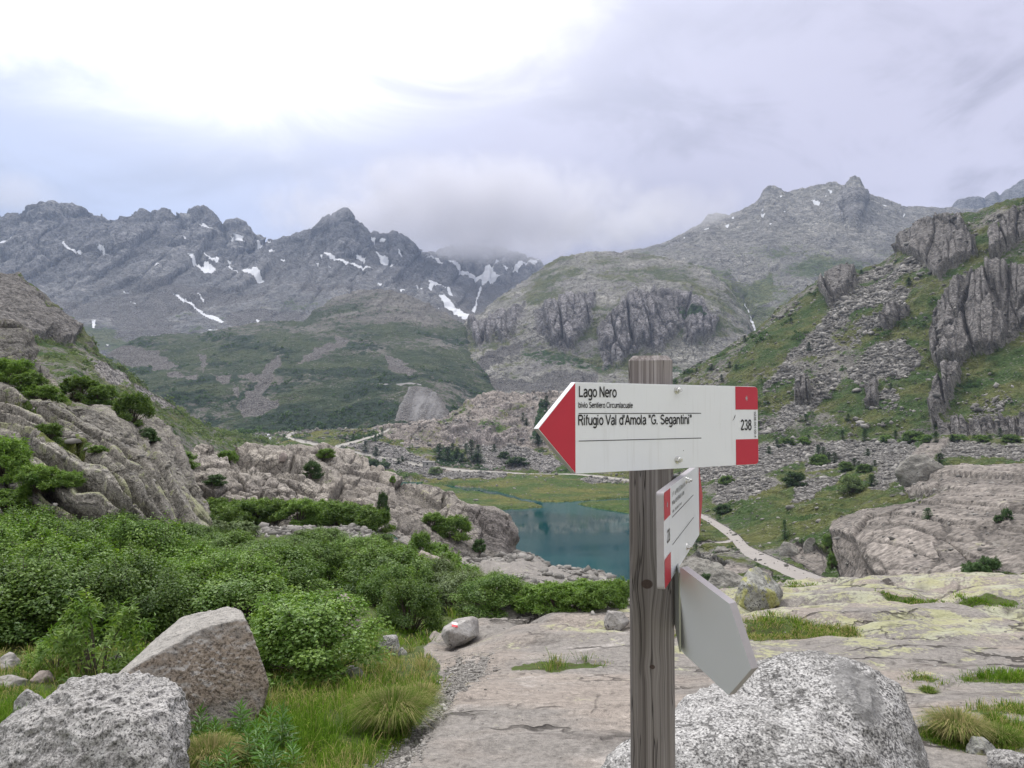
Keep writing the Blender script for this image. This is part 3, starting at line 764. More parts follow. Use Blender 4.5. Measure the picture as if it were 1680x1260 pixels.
cliff = M.mask([[(1568, 470), (1600, 452), (1640, 447), (1690, 458), (1750, 470), (1750, 520), (1690, 540), (1642, 578), (1605, 590), (1573, 603), (1540, 612), (1530, 590), (1527, 555), (1533, 522)],
                [(1474, 388), (1516, 364), (1573, 363), (1600, 395), (1606, 425), (1570, 440), (1540, 466), (1512, 432), (1474, 410)],
                [(1634, 390), (1690, 343), (1760, 330), (1760, 380), (1690, 385), (1640, 430), (1625, 436)],
                [(1540, 704), (1600, 708), (1690, 700), (1760, 700), (1760, 722), (1690, 722), (1545, 722)],
                z3([(1310, 1010), (1400, 920), (1420, 960), (1370, 1060), (1300, 1180), (1280, 1130)]),
                z3([(1000, 1000), (1050, 970), (1060, 1080), (1010, 1090)]), z3([(700, 1000), (760, 990), (770, 1060), (700, 1070)]),
                z3([(800, 590), (900, 500), (960, 510), (960, 580), (850, 650)]), z3([(1060, 690), (1160, 660), (1200, 680), (1080, 760)])], 3, 6, 16, 101)
gul = M.mask([[(1636, 388), (1573, 443), (1550, 473), (1497, 527), (1451, 595), (1497, 593), (1531, 553), (1537, 504), (1568, 462), (1613, 435), (1640, 412)],
              [(1580, 600), (1640, 575), (1690, 560), (1760, 560), (1760, 640), (1650, 650), (1560, 640)], z3([(1360, 1080), (1480, 960), (1620, 980), (1680, 1040), (1500, 1140), (1390, 1150)]),
              [(1230, 560), (1290, 510), (1360, 470), (1420, 450), (1400, 480), (1330, 530), (1290, 580), (1240, 620), (1190, 640)],
              [(1150, 850), (1205, 885), (1150, 900), (1100, 910), (1090, 870)], [(1545, 780), (1580, 762), (1700, 765), (1700, 784), (1560, 786)]], 4, 9, 22, 111)
talus = M.mask([[(1421, 447), (1512, 424), (1520, 473), (1490, 519), (1429, 550), (1375, 614), (1307, 664), (1246, 690), (1253, 641), (1330, 550), (1383, 489)],
                z3([(900, 880), (1060, 780), (1160, 790), (1250, 870), (1200, 930), (1100, 980), (1150, 1050), (1050, 1080), (930, 950)]),
                z3([(540, 1100), (700, 1000), (860, 900), (900, 960), (800, 1060), (650, 1180), (540, 1200)]),
                [(1329, 732), (1420, 730), (1504, 734), (1515, 782), (1454, 816), (1427, 816), (1445, 770), (1379, 780), (1390, 786), (1323, 838), (1296, 838), (1320, 790)],
                [(1556, 730), (1700, 727), (1800, 727), (1800, 765), (1700, 765), (1540, 765)], [(1145, 745), (1240, 735), (1330, 732), (1330, 760), (1250, 790), (1150, 800)],
                [(1180, 800), (1250, 790), (1290, 800), (1230, 830), (1170, 830)]], 3, 8, 20, 121)
talus = talus * np.clip(sstep(fbm(q, 30, 4, 305) + .25 * sstep(M.PY, 690, 730), -.22, .12), .12, 1)
slab = M.mask([[(1375, 926), (1370, 893), (1383, 874), (1421, 864), (1482, 857), (1530, 850), (1548, 838), (1690, 800), (1800, 790), (1800, 1000), (1390, 1000)],
               [(1488, 812), (1520, 796), (1573, 786), (1700, 786), (1800, 780), (1800, 815), (1690, 820), (1560, 830), (1500, 832)],
               z6([(220, 640), (280, 620), (320, 650), (500, 660), (600, 680), (600, 760), (300, 720)]), z6([(630, 590), (700, 565), (800, 590), (860, 640), (800, 700), (700, 640)]),
               z6([(1180, 240), (1260, 140), (1370, 140), (1300, 220), (1230, 260)])], 2, 4, 16, 131)
track = M.line([(1140, 842, 2.5), (1160, 851, 4.5), (1192, 872, 6.5), (1207, 884, 8), (1217, 896, 8.5), (1224, 904, 9), (1250, 917, 9.5), (1300, 940, 10.5), (1345, 958, 12), (1390, 976, 14)], .95, 1.2)
track = np.maximum(track, M.line([(1205, 887, 2.5), (1180, 893, 2.5), (1151, 901, 3.5), (1122, 909, 4)], .9, 1))
rockf = np.clip(.10 + .9 * fbm(q, 35, 4, 63), 0, .8)
upper = sstep(M.PY, 720, 690)
trw = M.line([(1130, 836, 22), (1160, 851, 26), (1192, 872, 30), (1217, 896, 36), (1250, 917, 36), (1300, 940, 36), (1345, 958, 36), (1400, 980, 40)], 1, 20)
M.m['cliff'] = np.maximum(cliff, rockf * .6 * upper)
M.m['scree'] = np.clip(np.maximum(talus * .78, .5 * sstep(fbm(q, 25, 4, 64), .15, .4)), 0, 1) * (1 - slab) * (1 - cliff)
M.m['slab'] = np.maximum(slab, .3 * rockf)
M.m['grass'] = np.clip(np.maximum(.66 + .75 * fbm(q, 40, 4, 65) - .1 * rockf, gul * .9), 0, 1) * (1 - cliff) * (1 - .72 * talus) * (1 - slab * .9)
M.m['shrub'] = np.clip(.12 + 1.0 * fbm(q, 18, 4, 66), 0, .6) * (1 - cliff) * (1 - talus) * (1 - slab) * .9
M.m['lichen'] = slab * .12
M.m['grass'] = np.maximum(M.m['grass'], slab * np.clip(-.22 + 1.1 * fbm(q, 9, 4, 315), 0, .8))
M.m['path'] = track
for k in ('grass', 'scree', 'shrub', 'slab', 'cliff'): M.m[k] = M.m[k] * (1 - track)
bul = sstep(cliff, .2, 1)
bl = np.maximum(bul, 0)
hc = M.PX * .33; qc = np.stack([hc, hc * 0, q[..., 2]], -1)      # distance along the cliff foot
jM = M.joints(hc / 15, q[..., 2] / 62, 8.0, bl * (upper * .8 + .2), 13, crack=.10, warp=.55) + M.joints(hc / 4.6, q[..., 2] / 26, 2.2, bl, 14, crack=.13, warp=.5) \
    + M.joints(q[..., 0] / 7, q[..., 2] / 4, 1.8, np.clip(rockf * 1.3 - .3 * talus, 0, 1) * (1 - slab) * (1 - bl), 15) + M.joints(q[..., 0] / 9 + q[..., 2] / 7, q[..., 2] / 2.6 - q[..., 0] / 22, 1.4, slab, 16, crack=.085) + M.joints(q[..., 0] / 3.6 + q[..., 2] / 3, q[..., 2] / 1.5 - q[..., 0] / 10, .45, slab, 23, crack=.09)
M.m['crack'] = M.m['crack'] * .8 * (1 - track)
M.displace(jM * (1 - trw) + (4.5 * bul * upper + 3.0 * slab * sstep(M.PX, 1365, 1385) * sstep(M.PY, 990, 900) + 4.0 * fbm(q, 70, 4, 67) * upper + 1.3 * (1 - .8 * slab) * (1 - bul) * fbm(q, 22, 4, 68, True, an=(1, 1, .3)) + bul * (4.5 * fbm(qc, 20, 4, 316, True, an=(1, 1, .22)) + 1.6 * fbm(qc, 5, 3, 317, True, an=(1, 1, .28)))
            + (1.6 * (1 - slab) * (1 - .8 * bl) + .5 * (1 - .6 * slab)) * fbm(q, 12, 4, 69, True) * (1 - talus * .4) + .35 * (1 - .7 * slab) * fbm(q, 2.2, 3, 70)) * (1 - track * .95) * (1 - .85 * trw))
ms_ = terrain_mat('right_slope', 0.30, rock=((.10, .096, .088), (.195, .186, .168), (.29, .275, .25)), pink=(.175, .153, .138), cliffc=(.17, .16, .157), cell=2.6, screec=((.11,.105,.10),(.20,.192,.182),(.32,.308,.29)),
                  grass=((.036, .066, .016), (.092, .100, .032)), shrub=(.022, .05, .013), path=(.29, .27, .255), crack=18)
M.pin(14)
M.P[..., 2] -= 70 * (1 - sstep(M.PX, 1005, 1085)) ** 1.5
M.build('hillside', ms_)

# --- left far slope running down to the valley
crP = [(-300, 380, 250), (-100, 430, 250), (0, 453, 250), (27, 455, 250), (40, 458, 250), (50, 463, 250), (67, 477, 250), (87, 497, 250), (110, 522, 250), (133, 541, 250), (147, 557, 250), (155, 577, 250), (187, 602, 255), (213, 618, 260), (253, 648, 280),
       (283, 664, 300), (317, 690, 330), (350, 705, 360), (390, 714, 400), (430, 723, 440), (480, 738, 470), (520, 760, 470)]
Pp = Sheet([
    [(-300, 800, 90), (100, 800, 90), (300, 830, 110), (400, 800, 160), (520, 800, 260)],
    [(-300, 700, 120), (100, 700, 120), (200, 740, 130), (300, 790, 150), (400, 765, 240), (520, 780, 330)],
    [(-300, 600, 170), (0, 590, 170), (120, 610, 170), (200, 660, 190), (300, 720, 230), (400, 735, 320), (520, 768, 400)],
    [(-300, 500, 215), (0, 530, 215), (60, 560, 215), (155, 590, 225), (250, 665, 255), (330, 708, 320), (430, 728, 420), (520, 764, 440)],
    crP, [(x, y + 50, Y * 1.2) for x, y, Y in crP]], -300, 520, 1.4, 1.4, smooth=9)
q = Pp.P
cl = Pp.mask([[(-60, 460), (27, 458), (60, 490), (85, 540), (70, 560), (30, 555), (0, 560), (-60, 560)], z1([(180, 680), (280, 720), (380, 800), (350, 860), (260, 830), (190, 760)])], 3, 6, 14, 141)
sc_ = Pp.mask([z4([(370, 70), (430, 90), (540, 160), (560, 200), (480, 200), (400, 140)]), z4([(560, 190), (640, 220), (740, 290), (700, 300), (600, 240)])], 3, 5, 14, 143)
Pp.m['cliff'] = np.maximum(cl, np.clip(fbm(q, 16, 4, 72), 0, .6))
Pp.m['scree'] = np.maximum(sc_, np.clip(-.1 + .8 * fbm(q, 14, 3, 73), 0, .5))
Pp.m['grass'] = np.clip(.60 + .5 * fbm(q, 18, 4, 74), 0, 1) * (1 - .9 * cl) * (1 - .9 * sc_)
Pp.m['shrub'] = np.clip(.32 + 1.0 * fbm(q, 11, 4, 75), 0, .7) * (1 - cl) * (1 - sc_)
Pp.displace(2.5 * cl + 2.0 * fbm(q, 40, 4, 76) + 1.5 * fbm(q, 12, 4, 77, True) + .7 * fbm(q, 3.5, 3, 78))
Pp.pin(16)
Pp.build('hillside', terrain_mat('left_slope', 0.19, rock=((.10, .095, .09), (.185, .175, .16), (.28, .265, .24)), cliffc=(.17, .16, .155),
                                 grass=((.045, .075, .02), (.11, .12, .05)), shrub=(.035, .065, .018)))

# --- near left rock: ridge behind, striated slabs in front
slabmat = terrain_mat('slab_rock', 0.020, rock=((.12, .112, .098), (.225, .212, .186), (.335, .316, .278)), pink=(.27, .235, .215), cliffc=(.13, .125, .12), lichenc=((.20, .215, .12), (.33, .34, .20)),
                      grass=((.05, .09, .018), (.13, .14, .04)), crack=26)
crB = [(-400, 380, 36), (-100, 490, 36), (-20, 522, 36), (0, 528, 36), (15, 527, 36), (30, 535, 36), (42, 556, 36), (52, 575, 36), (60, 590, 36.5), (66, 606, 37), (100, 643, 38), (140, 650, 39), (180, 655, 40), (205, 656, 41), (228, 661, 42), (248, 680, 43), (267, 702, 43), (283, 722, 43), (299, 742, 43), (310, 765, 43), (322, 800, 42), (340, 860, 40)]
B2 = Sheet([
    [(-400, 760, 24), (0, 760, 24), (150, 780, 25), (250, 830, 26), (340, 890, 27)],
    [(-400, 680, 27), (0, 680, 27), (120, 690, 28), (200, 730, 29), (270, 780, 31), (340, 880, 33)],
    [(-400, 560, 32), (0, 612, 32), (65, 640, 32), (120, 668, 33), (200, 690, 34), (260, 730, 36), (340, 870, 37)],
    crB, [(x, y + 90, Y * 1.35) for x, y, Y in crB]], -400, 340, 1.8, 1.8, smooth=7)
q = B2.P
B2.m['cliff'] = np.maximum(B2.mask([[(-100, 520), (30, 530), (66, 606), (60, 640), (0, 640), (-100, 600)]], 4, 6), .3 * sstep(B2.PX, 200, 240))
B2.m['slab'] = np.clip(.2 + .6 * fbm(q, 5, 3, 79), 0, 1) * .8
B2.m['grass'] = np.clip(.26 + .9 * fbm(q, 4, 4, 80), 0, .8) * (1 - B2.m['cliff'])
B2.m['lichen'] = B2.PX * 0 + .3
strat = q @ np.array([.10, -.25, 1.0])
jB = B2.joints(strat * 1.0 + q[..., 0] * .1, q[..., 0] * .14 + q[..., 1] * .06, .55, 1.0 + 0 * B2.PX, 17, crack=.09, warp=.3) + B2.joints(strat * 3.2, q[..., 0] * .5, .16, 1.0 + 0 * B2.PX, 18, crack=.10, warp=.3)
B2.m['crack'] = B2.m['crack'] * .8
B2.displace(jB + .6 * fbm(q, 6, 4, 82) + .35 * fbm(np.stack([strat * 3, q[..., 0] * .5, q[..., 1] * .5], -1), 2.2, 4, 83, True) + .06 * fbm(q, .7, 3, 84, True))
B2.pin(24)
B2.build('rock_slope', slabmat)

crB1 = [(-400, 600, 24), (0, 655, 24), (50, 662, 24), (95, 670, 24), (133, 677, 24), (165, 700, 24), (198, 726, 24), (232, 746, 24), (267, 768, 24), (295, 786, 23.5), (316, 803, 23), (330, 822, 22.5), (339, 842, 22), (343, 868, 21.5), (348, 905, 21), (380, 960, 20)]
B1 = Sheet([
    [(-400, 1030, 13.5), (0, 1000, 14), (200, 1000, 14.5), (300, 1000, 15.5), (380, 1030, 16)],
    [(-400, 880, 16), (0, 862, 16.5), (150, 855, 16.5), (260, 870, 17), (320, 890, 17.5), (380, 985, 18)],
    [(-400, 780, 18.5), (0, 770, 18.5), (100, 790, 18.5), (200, 810, 18.5), (280, 840, 19), (325, 875, 19), (380, 975, 19)],
    [(-400, 700, 21), (0, 712, 21), (100, 730, 21), (200, 770, 21), (280, 810, 21), (325, 852, 20.5), (380, 968, 19.5)],
    crB1, [(x, y + 120, Y * 1.3) for x, y, Y in crB1]], -400, 380, 1.6, 1.6, smooth=7)
q = B1.P
strat = (B1.PY - 655) - .42 * np.maximum(B1.PX, 0) - .0011 * np.maximum(B1.PX, 0) ** 2     # bedding that runs down to the right
st3 = np.stack([strat / 46.0, B1.PX / 520.0, B1.PX * 0 + 3.3], -1)
bed = fbm(st3, 1.0, 3, 85, True)
sv_ = (strat + 9 * fbm(np.stack([B1.PX / 120, B1.PY / 120, B1.PX * 0], -1), 1.0, 3, 311)) / 37.0
sw = sv_ - np.floor(sv_)
shelf = sstep(sw, 0, .42) * (1 - sstep(sw, .90, 1.0))
face = sstep(sw, .40, .55)
B1.m['cliff'] = np.clip(face * (.28 + .6 * fbm(q, 1.6, 3, 312)), 0, .9)
B1.m['slab'] = np.clip(.05 + .8 * fbm(q, 3, 3, 86), 0, 1) * .8
B1.m['lichen'] = np.clip(.33 + .36 * (1 - face) + .2 * fbm(q, 1.2, 3, 313), 0, 1)
B1.m['grass'] = np.maximum(np.clip(.02 + .9 * fbm(q, 2.2, 4, 87), 0, .7), B1.mask([z4([(180, 540), (300, 560), (390, 620), (300, 640), (150, 600)]), z4([(0, 360), (180, 390), (240, 430), (0, 400)])], 5, 8) * .75)
jB = B1.joints(strat / 30, B1.PX / 150 + strat / 200, .50, 1.0 + 0 * B1.PX, 19, crack=.085, warp=.28) + B1.joints(strat / 10, B1.PX / 60, .13, 1.0 + 0 * B1.PX, 20, crack=.10, warp=.3)
B1.m['crack'] = np.maximum(B1.m['crack'] * .85, (1 - sstep(np.minimum(sw, 1 - sw), .01, .05)) * .9)
B1.displace(jB + .62 * shelf * (1 - sstep(B1.PX, 210, 320)) + .30 * bed * (1 - .6 * sstep(B1.PX, 210, 320)) + .22 * fbm(q, 2.6, 4, 88) + .05 * fbm(st3 * np.array([3, 4, 1]), 1.0, 3, 89, True) + .05 * fbm(q, .6, 3, 290) + .015 * fbm(q, .15, 2, 90))
B1.pin(30)
B1.build('rock_slope', slabmat)

# --- rock hump in the middle with its cliff above the lake
crC = [(240, 800, 52), (280, 765, 54), (320, 747, 56), (350, 740, 58), (385, 738, 60), (420, 734, 62), (470, 731, 64), (507, 731, 66), (540, 733, 68), (560, 738, 69), (582, 750, 70), (612, 764, 70), (643, 777, 70), (663, 790, 69), (690, 796, 68), (710, 801, 67), (733, 812, 66),
       (760, 825, 65), (786, 836, 64), (803, 840, 63), (812, 852, 63), (819, 866, 62), (823, 880, 62), (827, 900, 62), (834, 960, 61), (850, 1010, 60)]
C = Sheet([
    [(240, 930, 38), (350, 905, 40), (640, 890, 42), (720, 960, 44), (812, 1010, 46), (850, 1040, 46)],
    [(240, 890, 43), (350, 878, 46), (450, 874, 47), (640, 870, 48), (690, 890, 50), (760, 930, 50), (815, 945, 52), (850, 1030, 52)],
    [(240, 840, 47), (350, 800, 50), (450, 800, 53), (560, 805, 56), (640, 830, 57), (700, 855, 57), (760, 890, 56), (815, 910, 56), (850, 1025, 55)],
    crC, [(x, y + 110, Y * 1.3) for x, y, Y in crC]], 240, 850, 1.5, 1.4, smooth=9)
q = C.P
strat = (C.PY - 740) - .55 * (C.PX - 560)
C.m['cliff'] = np.maximum(C.mask([z5([(640, 640), (760, 640), (850, 770), (820, 930), (740, 900), (700, 800), (620, 700)])], 5, 8), np.clip(.1 + .8 * fbm(q, 7, 4, 92), 0, .7))
C.m['slab'] = np.clip(.55 + .7 * fbm(q, 8, 3, 93), 0, 1) * (1 - .5 * C.m['cliff'])
C.m['lichen'] = .30 * C.mask([z5([(330, 490), (420, 480), (560, 570), (740, 650), (560, 640), (400, 580)])], 8, 10)
C.m['grass'] = np.clip(.07 + .95 * fbm(q, 6, 4, 94), 0, .8) * (1 - C.m['cliff'])
joint = fbm(np.stack([strat / 60, C.PY / 300, C.PX * 0], -1), 1.0, 3, 96, True)
jC = C.joints(strat / 42, (C.PX + .6 * C.PY) / 95, 1.3, 1.0 + 0 * C.PX, 21, crack=.085) + C.joints(strat / 15, (C.PX + .6 * C.PY) / 34, .5, .8 + 0 * C.PX, 22, crack=.12)
C.m['crack'] = C.m['crack'] * .8
C.displace(jC * sstep(C.PY, 905, 850) + sstep(C.PY, 905, 850) * .75 * 1.3 * fbm(q, 14, 4, 97) + .8 * joint + .55 * fbm(q, 4, 4, 98, True) + .13 * fbm(q, 1.0, 3, 99, True))
C.pin(30)
C.build('rock_slope', terrain_mat('hump_rock', 0.05, rock=((.11, .103, .092), (.22, .203, .182), (.33, .308, .275)), pink=(.275, .245, .215), cliffc=(.155, .14, .135),
                                  grass=((.05, .085, .018), (.12, .13, .04)), crack=22))

# --- foreground: turf on the left, gravel strip, rock pavement on the right, ledge above the lake
A = Sheet([
    [(-700, 4800, .5), (2400, 4800, .5)],
    [(-700, 3000, .9), (2400, 3000, .9)],
    [(-700, 2060, 1.5), (2400, 2060, 1.5)],
    [(-700, 1275, 3.3), (500, 1290, 3.3), (2400, 1290, 3.3)],
    [(-700, 1190, 4.0), (500, 1195, 4.0), (700, 1180, 4.2), (2400, 1180, 4.2)],
    [(-700, 1090, 5.8), (500, 1092, 5.8), (720, 1095, 5.8), (900, 1085, 6), (1130, 1085, 6), (2400, 1090, 5.8)],
    [(-700, 1010, 9), (600, 1015, 9), (690, 1058, 8.2), (740, 1069, 7.9), (800, 1058, 7.8), (900, 1040, 7.6), (1030, 1030, 7.8), (1200, 1030, 7.8), (1500, 1025, 7.6), (1680, 1035, 7.3), (2400, 1030, 7)],
    [(-700, 950, 13), (400, 950, 13), (600, 968, 12.5), (700, 1005, 11.5), (760, 1040, 9.5), (850, 1018, 9.2), (930, 1012, 9.2), (1030, 1004, 9.5), (1130, 1000, 10.5), (1300, 994, 10.5), (1500, 985, 10), (1680, 990, 9.5), (2400, 990, 9)],
    [(-700, 890, 19), (300, 890, 19), (600, 912, 18), (700, 970, 15), (760, 1000, 13), (850, 1004, 12), (930, 1004, 12), (1030, 995, 13), (1130, 990, 14), (1240, 978, 15), (1300, 965, 16), (1400, 962, 15.5), (1500, 958, 15), (1580, 955, 14.5), (1640, 958, 14), (1680, 962, 13.5), (2400, 965, 12)],
    [(-700, 880, 26), (300, 870, 27), (600, 866, 30), (680, 905, 33), (740, 930, 36), (764, 932, 38), (808, 934, 38), (835, 929, 38), (857, 926, 38), (880, 932, 38), (900, 941, 37), (947, 951, 36), (975, 960, 35), (1006, 972, 33), (1030, 985, 30), (1130, 1000, 26), (1240, 1000, 24), (1680, 1005, 21), (2400, 1005, 18)],
    [(-700, 960, 34), (300, 960, 36), (640, 960, 40), (740, 1010, 46), (900, 1030, 50), (1030, 1060, 44), (1240, 1090, 32), (1680, 1090, 30), (2400, 1090, 26)],
    [(-700, 1100, 50), (2400, 1160, 50)]],
    -700, 2400, 3.0, 2.6, crest=-3, smooth=7)
q = A.P; x, y = A.PX, A.PY
rockpoly = [[(600, 1300), (690, 1215), (735, 1150), (745, 1110), (690, 1075), (735, 1050), (770, 1035), (850, 1010), (950, 1000), (1010, 985), (1130, 980), (1240, 960), (1300, 955), (1800, 940), (2500, 900), (2500, 1600), (2600, 5000), (300, 5000), (450, 2000)]]
rock = A.mask(rockpoly, 5, 22, 60, 151)
far = sstep(q[..., 1], 21, 26) * sstep(x, 640, 700) * sstep(x, 1040, 1000)
ledge = A.mask([[(640, 880), (764, 920), (860, 915), (1020, 960), (1040, 1000), (900, 985), (800, 960), (700, 935)]], 6, 12, 40, 153) * sstep(q[..., 1], 18, 24)
gravelband = A.mask([[(420, 850), (640, 845), (665, 905), (600, 900), (500, 880), (420, 878)]], 5, 10, 30, 155) * sstep(q[..., 1], 19, 23)
gpatch = np.zeros(A.shape, np.float32)
wob = .55 * fbm(q, .55, 4, 306) + .25 * fbm(q, .14, 3, 307)
for gx_, gy_, ra, rb in ((1300, 1049, .52, .36), (1240, 1056, .25, .2), (1170, 988, .55, .42), (1260, 987, .6, .36), (1345, 986, .55, .3), (1420, 990, .4, .2), (1620, 1012, .34, .16), (1615, 982, .40, .40),
                         (1600, 1222, .26, .15), (1650, 1212, .2, .1), (905, 1104, .34, .11), (960, 1103, .15, .08), (1522, 1130, .09, .07), (1640, 1180, .2, .08), (1655, 1132, .3, .12), (1490, 1004, .35, .12), (1100, 1062, .2, .1)):
    c_ = int((gx_ + 700) / 3); r_i = int(np.argmin(np.abs(A.PY[:A.ci, c_] - gy_)))
    p0 = q[r_i, c_]
    gpatch = np.maximum(gpatch, 1 - sstep(np.hypot((q[..., 0] - p0[0]) / ra, (q[..., 1] - p0[1]) / rb) + wob, .75, 1.15))
gravel = A.mask([[(570, 1300), (640, 1230), (690, 1180), (715, 1130), (735, 1100), (790, 1090), (810, 1097), (770, 1130), (728, 1172), (690, 1225), (650, 1300)]], 16, 20, 40, 159)
A.m['grass'] = np.clip((1 - rock) * .92 + gpatch * .95 + .0, 0, 1) * (1 - .9 * ledge) * (1 - gravelband)
A.m['grass'] *= (1 - .85 * gravel)
A.m['scree'] = np.maximum.reduce([gravel, gravelband, .6 * ledge * sstep(fbm(q, 4, 3, 161), 0, .3)])
A.m['slab'] = rock * np.clip(.5 + .9 * fbm(q, 1.4, 4, 163), 0, 1)
lz = np.clip(sstep(x, 900, 1250) * sstep(q[..., 1], 4.0, 7.0) + .5 * A.mask([[(800, 1075), (1030, 1030), (1030, 1060), (860, 1080)]], 8, 10), 0, 1)
A.m['lichen'] = rock * lz * np.clip(.50 + .5 * fbm(q, .9, 4, 165), 0, 1) * (1 - .8 * gpatch)
# ledges: bedding steps across the pavement
bed = fbm(np.stack([q[..., 1] * 1.0 + .25 * q[..., 0], q[..., 0] * .22, q[..., 2] * .3], -1), 1.5, 4, 167, True)
bed2 = fbm(np.stack([q[..., 1] * 1.0 - .1 * q[..., 0], q[..., 0] * .18, q[..., 0] * 0], -1), .42, 3, 169, True)
amp = np.clip(q[..., 1] / 9, .25, 1.3)
cv, ce = cells((q[..., 0] + .5 * fbm(q, 1.8, 3, 183)) / 2.6, (q[..., 1] + .25 * q[..., 0] + .35 * fbm(q, 1.2, 3, 185)) / 1.25, 31)
rock_d = A.mask(rockpoly, 30, 10, 60, 151)
cush = rock_d * sstep(q[..., 1], 5.5, 8.5) * (.16 * sstep(ce, 0, .35) + .10 * (cv - .5))
cv2, ce2 = cells((q[..., 0] + .35 * fbm(q, 1.2, 3, 187)) / 2.9, (q[..., 1] - .3 * q[..., 0] + .25 * fbm(q, .8, 3, 189)) / .8, 32)
cush = cush + rock * (1 - sstep(q[..., 1], 5.5, 8.5)) * (.035 * (cv2 - .5) * sstep(ce2, 0, .12))
jt = (1 - sstep(ce, .02, .16)) * sstep(q[..., 1], 6.5, 9) * sstep(fbm(q, 2.2, 3, 308), .08, .3)
A.m['grass'] = np.maximum(A.m['grass'], rock * jt * .85)
A.m['crack'] = rock * np.maximum((1 - sstep(ce, 0, .05)) * sstep(q[..., 1], 5.5, 8.5) * (cv > .25), (1 - sstep(ce2, 0, .02)) * (cv2 > .55) * .8)
A.P[..., 2] += cush
A.P[..., 2] += rock_d * (amp * (.10 * bed + .035 * bed2) + .02 * fbm(q, .25, 3, 171)) + (1 - rock) * (.06 * fbm(q, 1.2, 3, 173) + .02 * fbm(q, .2, 2, 175)) \
    + .5 * ledge * fbm(q, 3.5, 4, 177, True) + far * .4 * fbm(q, 5, 4, 179, True) - gravel * .03
A.m['cliff'] = rock * .55 * sstep(-bed, .05, .5)
def pavement_mat():
    m, t = new_mat('pavement_rock')
    co = t.coord('Object')
    mk = t.sep(t.attr('m3').outputs['Vector'])[0]
    a1 = t.attr('m1'); a2 = t.attr('m2')
    mg, ms, _ = t.sep(a1.outputs['Vector']); mli = a2.outputs['Alpha']; mc, ml, _ = t.sep(a2.outputs['Vector'])
    st = t.mapv(co, (.35, 1, 1), rot=(0, 0, .12))
    n1 = t.noise(st, .9, 4, .6, .3); n2 = t.noise(st, 4.5, 5, .65, .4); n3 = t.noise(co, 26, 4, .65); n4 = t.noise(co, 150, 3, .7)
    grey = t.mix(n2, (.145, .135, .125), (.285, .265, .245)); pk = t.mix(n2, (.19, .165, .145), (.335, .295, .26))
    col = t.mix(t.step(t.math('ADD', n1, t.math('MULTIPLY', t.math('SUBTRACT', ml, .5), .35)), .44, .60), grey, pk)
    pale = t.step(t.noise(co, 1.6, 5, .7, .6), .56, .70)
    col = t.mix(t.math('MULTIPLY', pale, .55), col, (.44, .41, .385))
    dk = t.step(t.noise(st, 3.1, 5, .7, .8), .44, .32)
    col = t.mix(t.math('MULTIPLY', dk, .6), col, (.105, .092, .085))
    col = t.mix(1.0, col, t.ramp(n3, [(.30, .68), (.5, 1.0), (.70, 1.25)]), 'MULTIPLY')
    col = t.mix(1.0, col, t.ramp(n4, [(.28, .62), (.5, 1.0), (.72, 1.35)]), 'MULTIPLY')
    lv = t.math('ADD', t.math('MULTIPLY', t.noise(t.mapv(co, (.8, 1, 1)), 2.6, 7, .74, .3), .75), t.math('MULTIPLY', n3, .25))
    lf = t.step(t.math('ADD', t.math('MULTIPLY', mli, .22), lv), .585, .64)
    lcol = t.mix(n3, (.26, .27, .13), (.43, .43, .235))
    lcol = t.mix(t.step(t.noise(co, 2.2, 3, .6), .45, .6), lcol, (.40, .41, .29))
    col = t.mix(t.math('MULTIPLY', lf, .68), col, lcol)
    wv = t.vmath('ADD', t.mapv(co, (.30, 1, .8), rot=(0, 0, .1)), t.vmath('MULTIPLY', t.noise(co, 1.6, 4, .65, 0, 1), (.55, .55, .55)))
    ck = t.voro(wv, 1.05, 'DISTANCE_TO_EDGE')
    ckm = t.math('MULTIPLY', t.step(ck, .022, .004), t.step(t.noise(co, .8, 3, .6), .46, .58))
    ck2 = t.math('MULTIPLY', t.step(t.voro(wv, 3.4, 'DISTANCE_TO_EDGE'), .035, .006), t.step(t.noise(co, 1.1, 3, .6), .55, .66))
    ckm = t.math('MAXIMUM', ckm, t.math('MULTIPLY', ck2, .7))
    col = t.mix(t.math('MULTIPLY', ckm, .85), col, (.035, .03, .027))
    col = t.mix(t.math('MULTIPLY', mk, .8), col, (.04, .034, .03))
    gf = t.step(t.math('ADD', mg, t.math('ADD', t.math('MULTIPLY', t.math('SUBTRACT', n3, .5), .8), t.math('MULTIPLY', t.math('SUBTRACT', n2, .5), .7))), .45, .62)
    soil = t.mix(n3, (.035, .030, .014), (.085, .075, .035))
    gcol = t.mix(n2, (.035, .065, .011), (.085, .11, .026))
    gcol = t.mix(t.step(n3, .36, .50), soil, gcol)
    col = t.mix(gf, col, gcol)
    sv = t.sep(t.voro(co, 62, 'F1', 'Color'))[0]
    vd = t.voro(co, 62, 'F1', 'Distance')
    sc = t.mix(t.step(vd, .45, .95), t.ramp(sv, [(0, (.15, .142, .132)), (1, (.32, .305, .285))]), (.08, .07, .065))
    sf = t.step(t.math('ADD', ms, t.math('MULTIPLY', t.math('SUBTRACT', n2, .5), .9)), .42, .6)
    col = t.mix(sf, col, sc)
    h = t.math('ADD', t.math('MULTIPLY', n2, .05), t.math('ADD', t.math('MULTIPLY', n3, .016), t.math('MULTIPLY', n4, .004)))
    h = t.math('SUBTRACT', h, t.math('MULTIPLY', ckm, .03))
    h = t.math('SUBTRACT', h, t.math('MULTIPLY', t.math('MULTIPLY', sf, vd), .012))
    t.out(t.principled(col, .92, t.bump(h, 1.0, 1.0), **{'Specular IOR Level': .25}))
    return m
A.build('ground', pavement_mat())

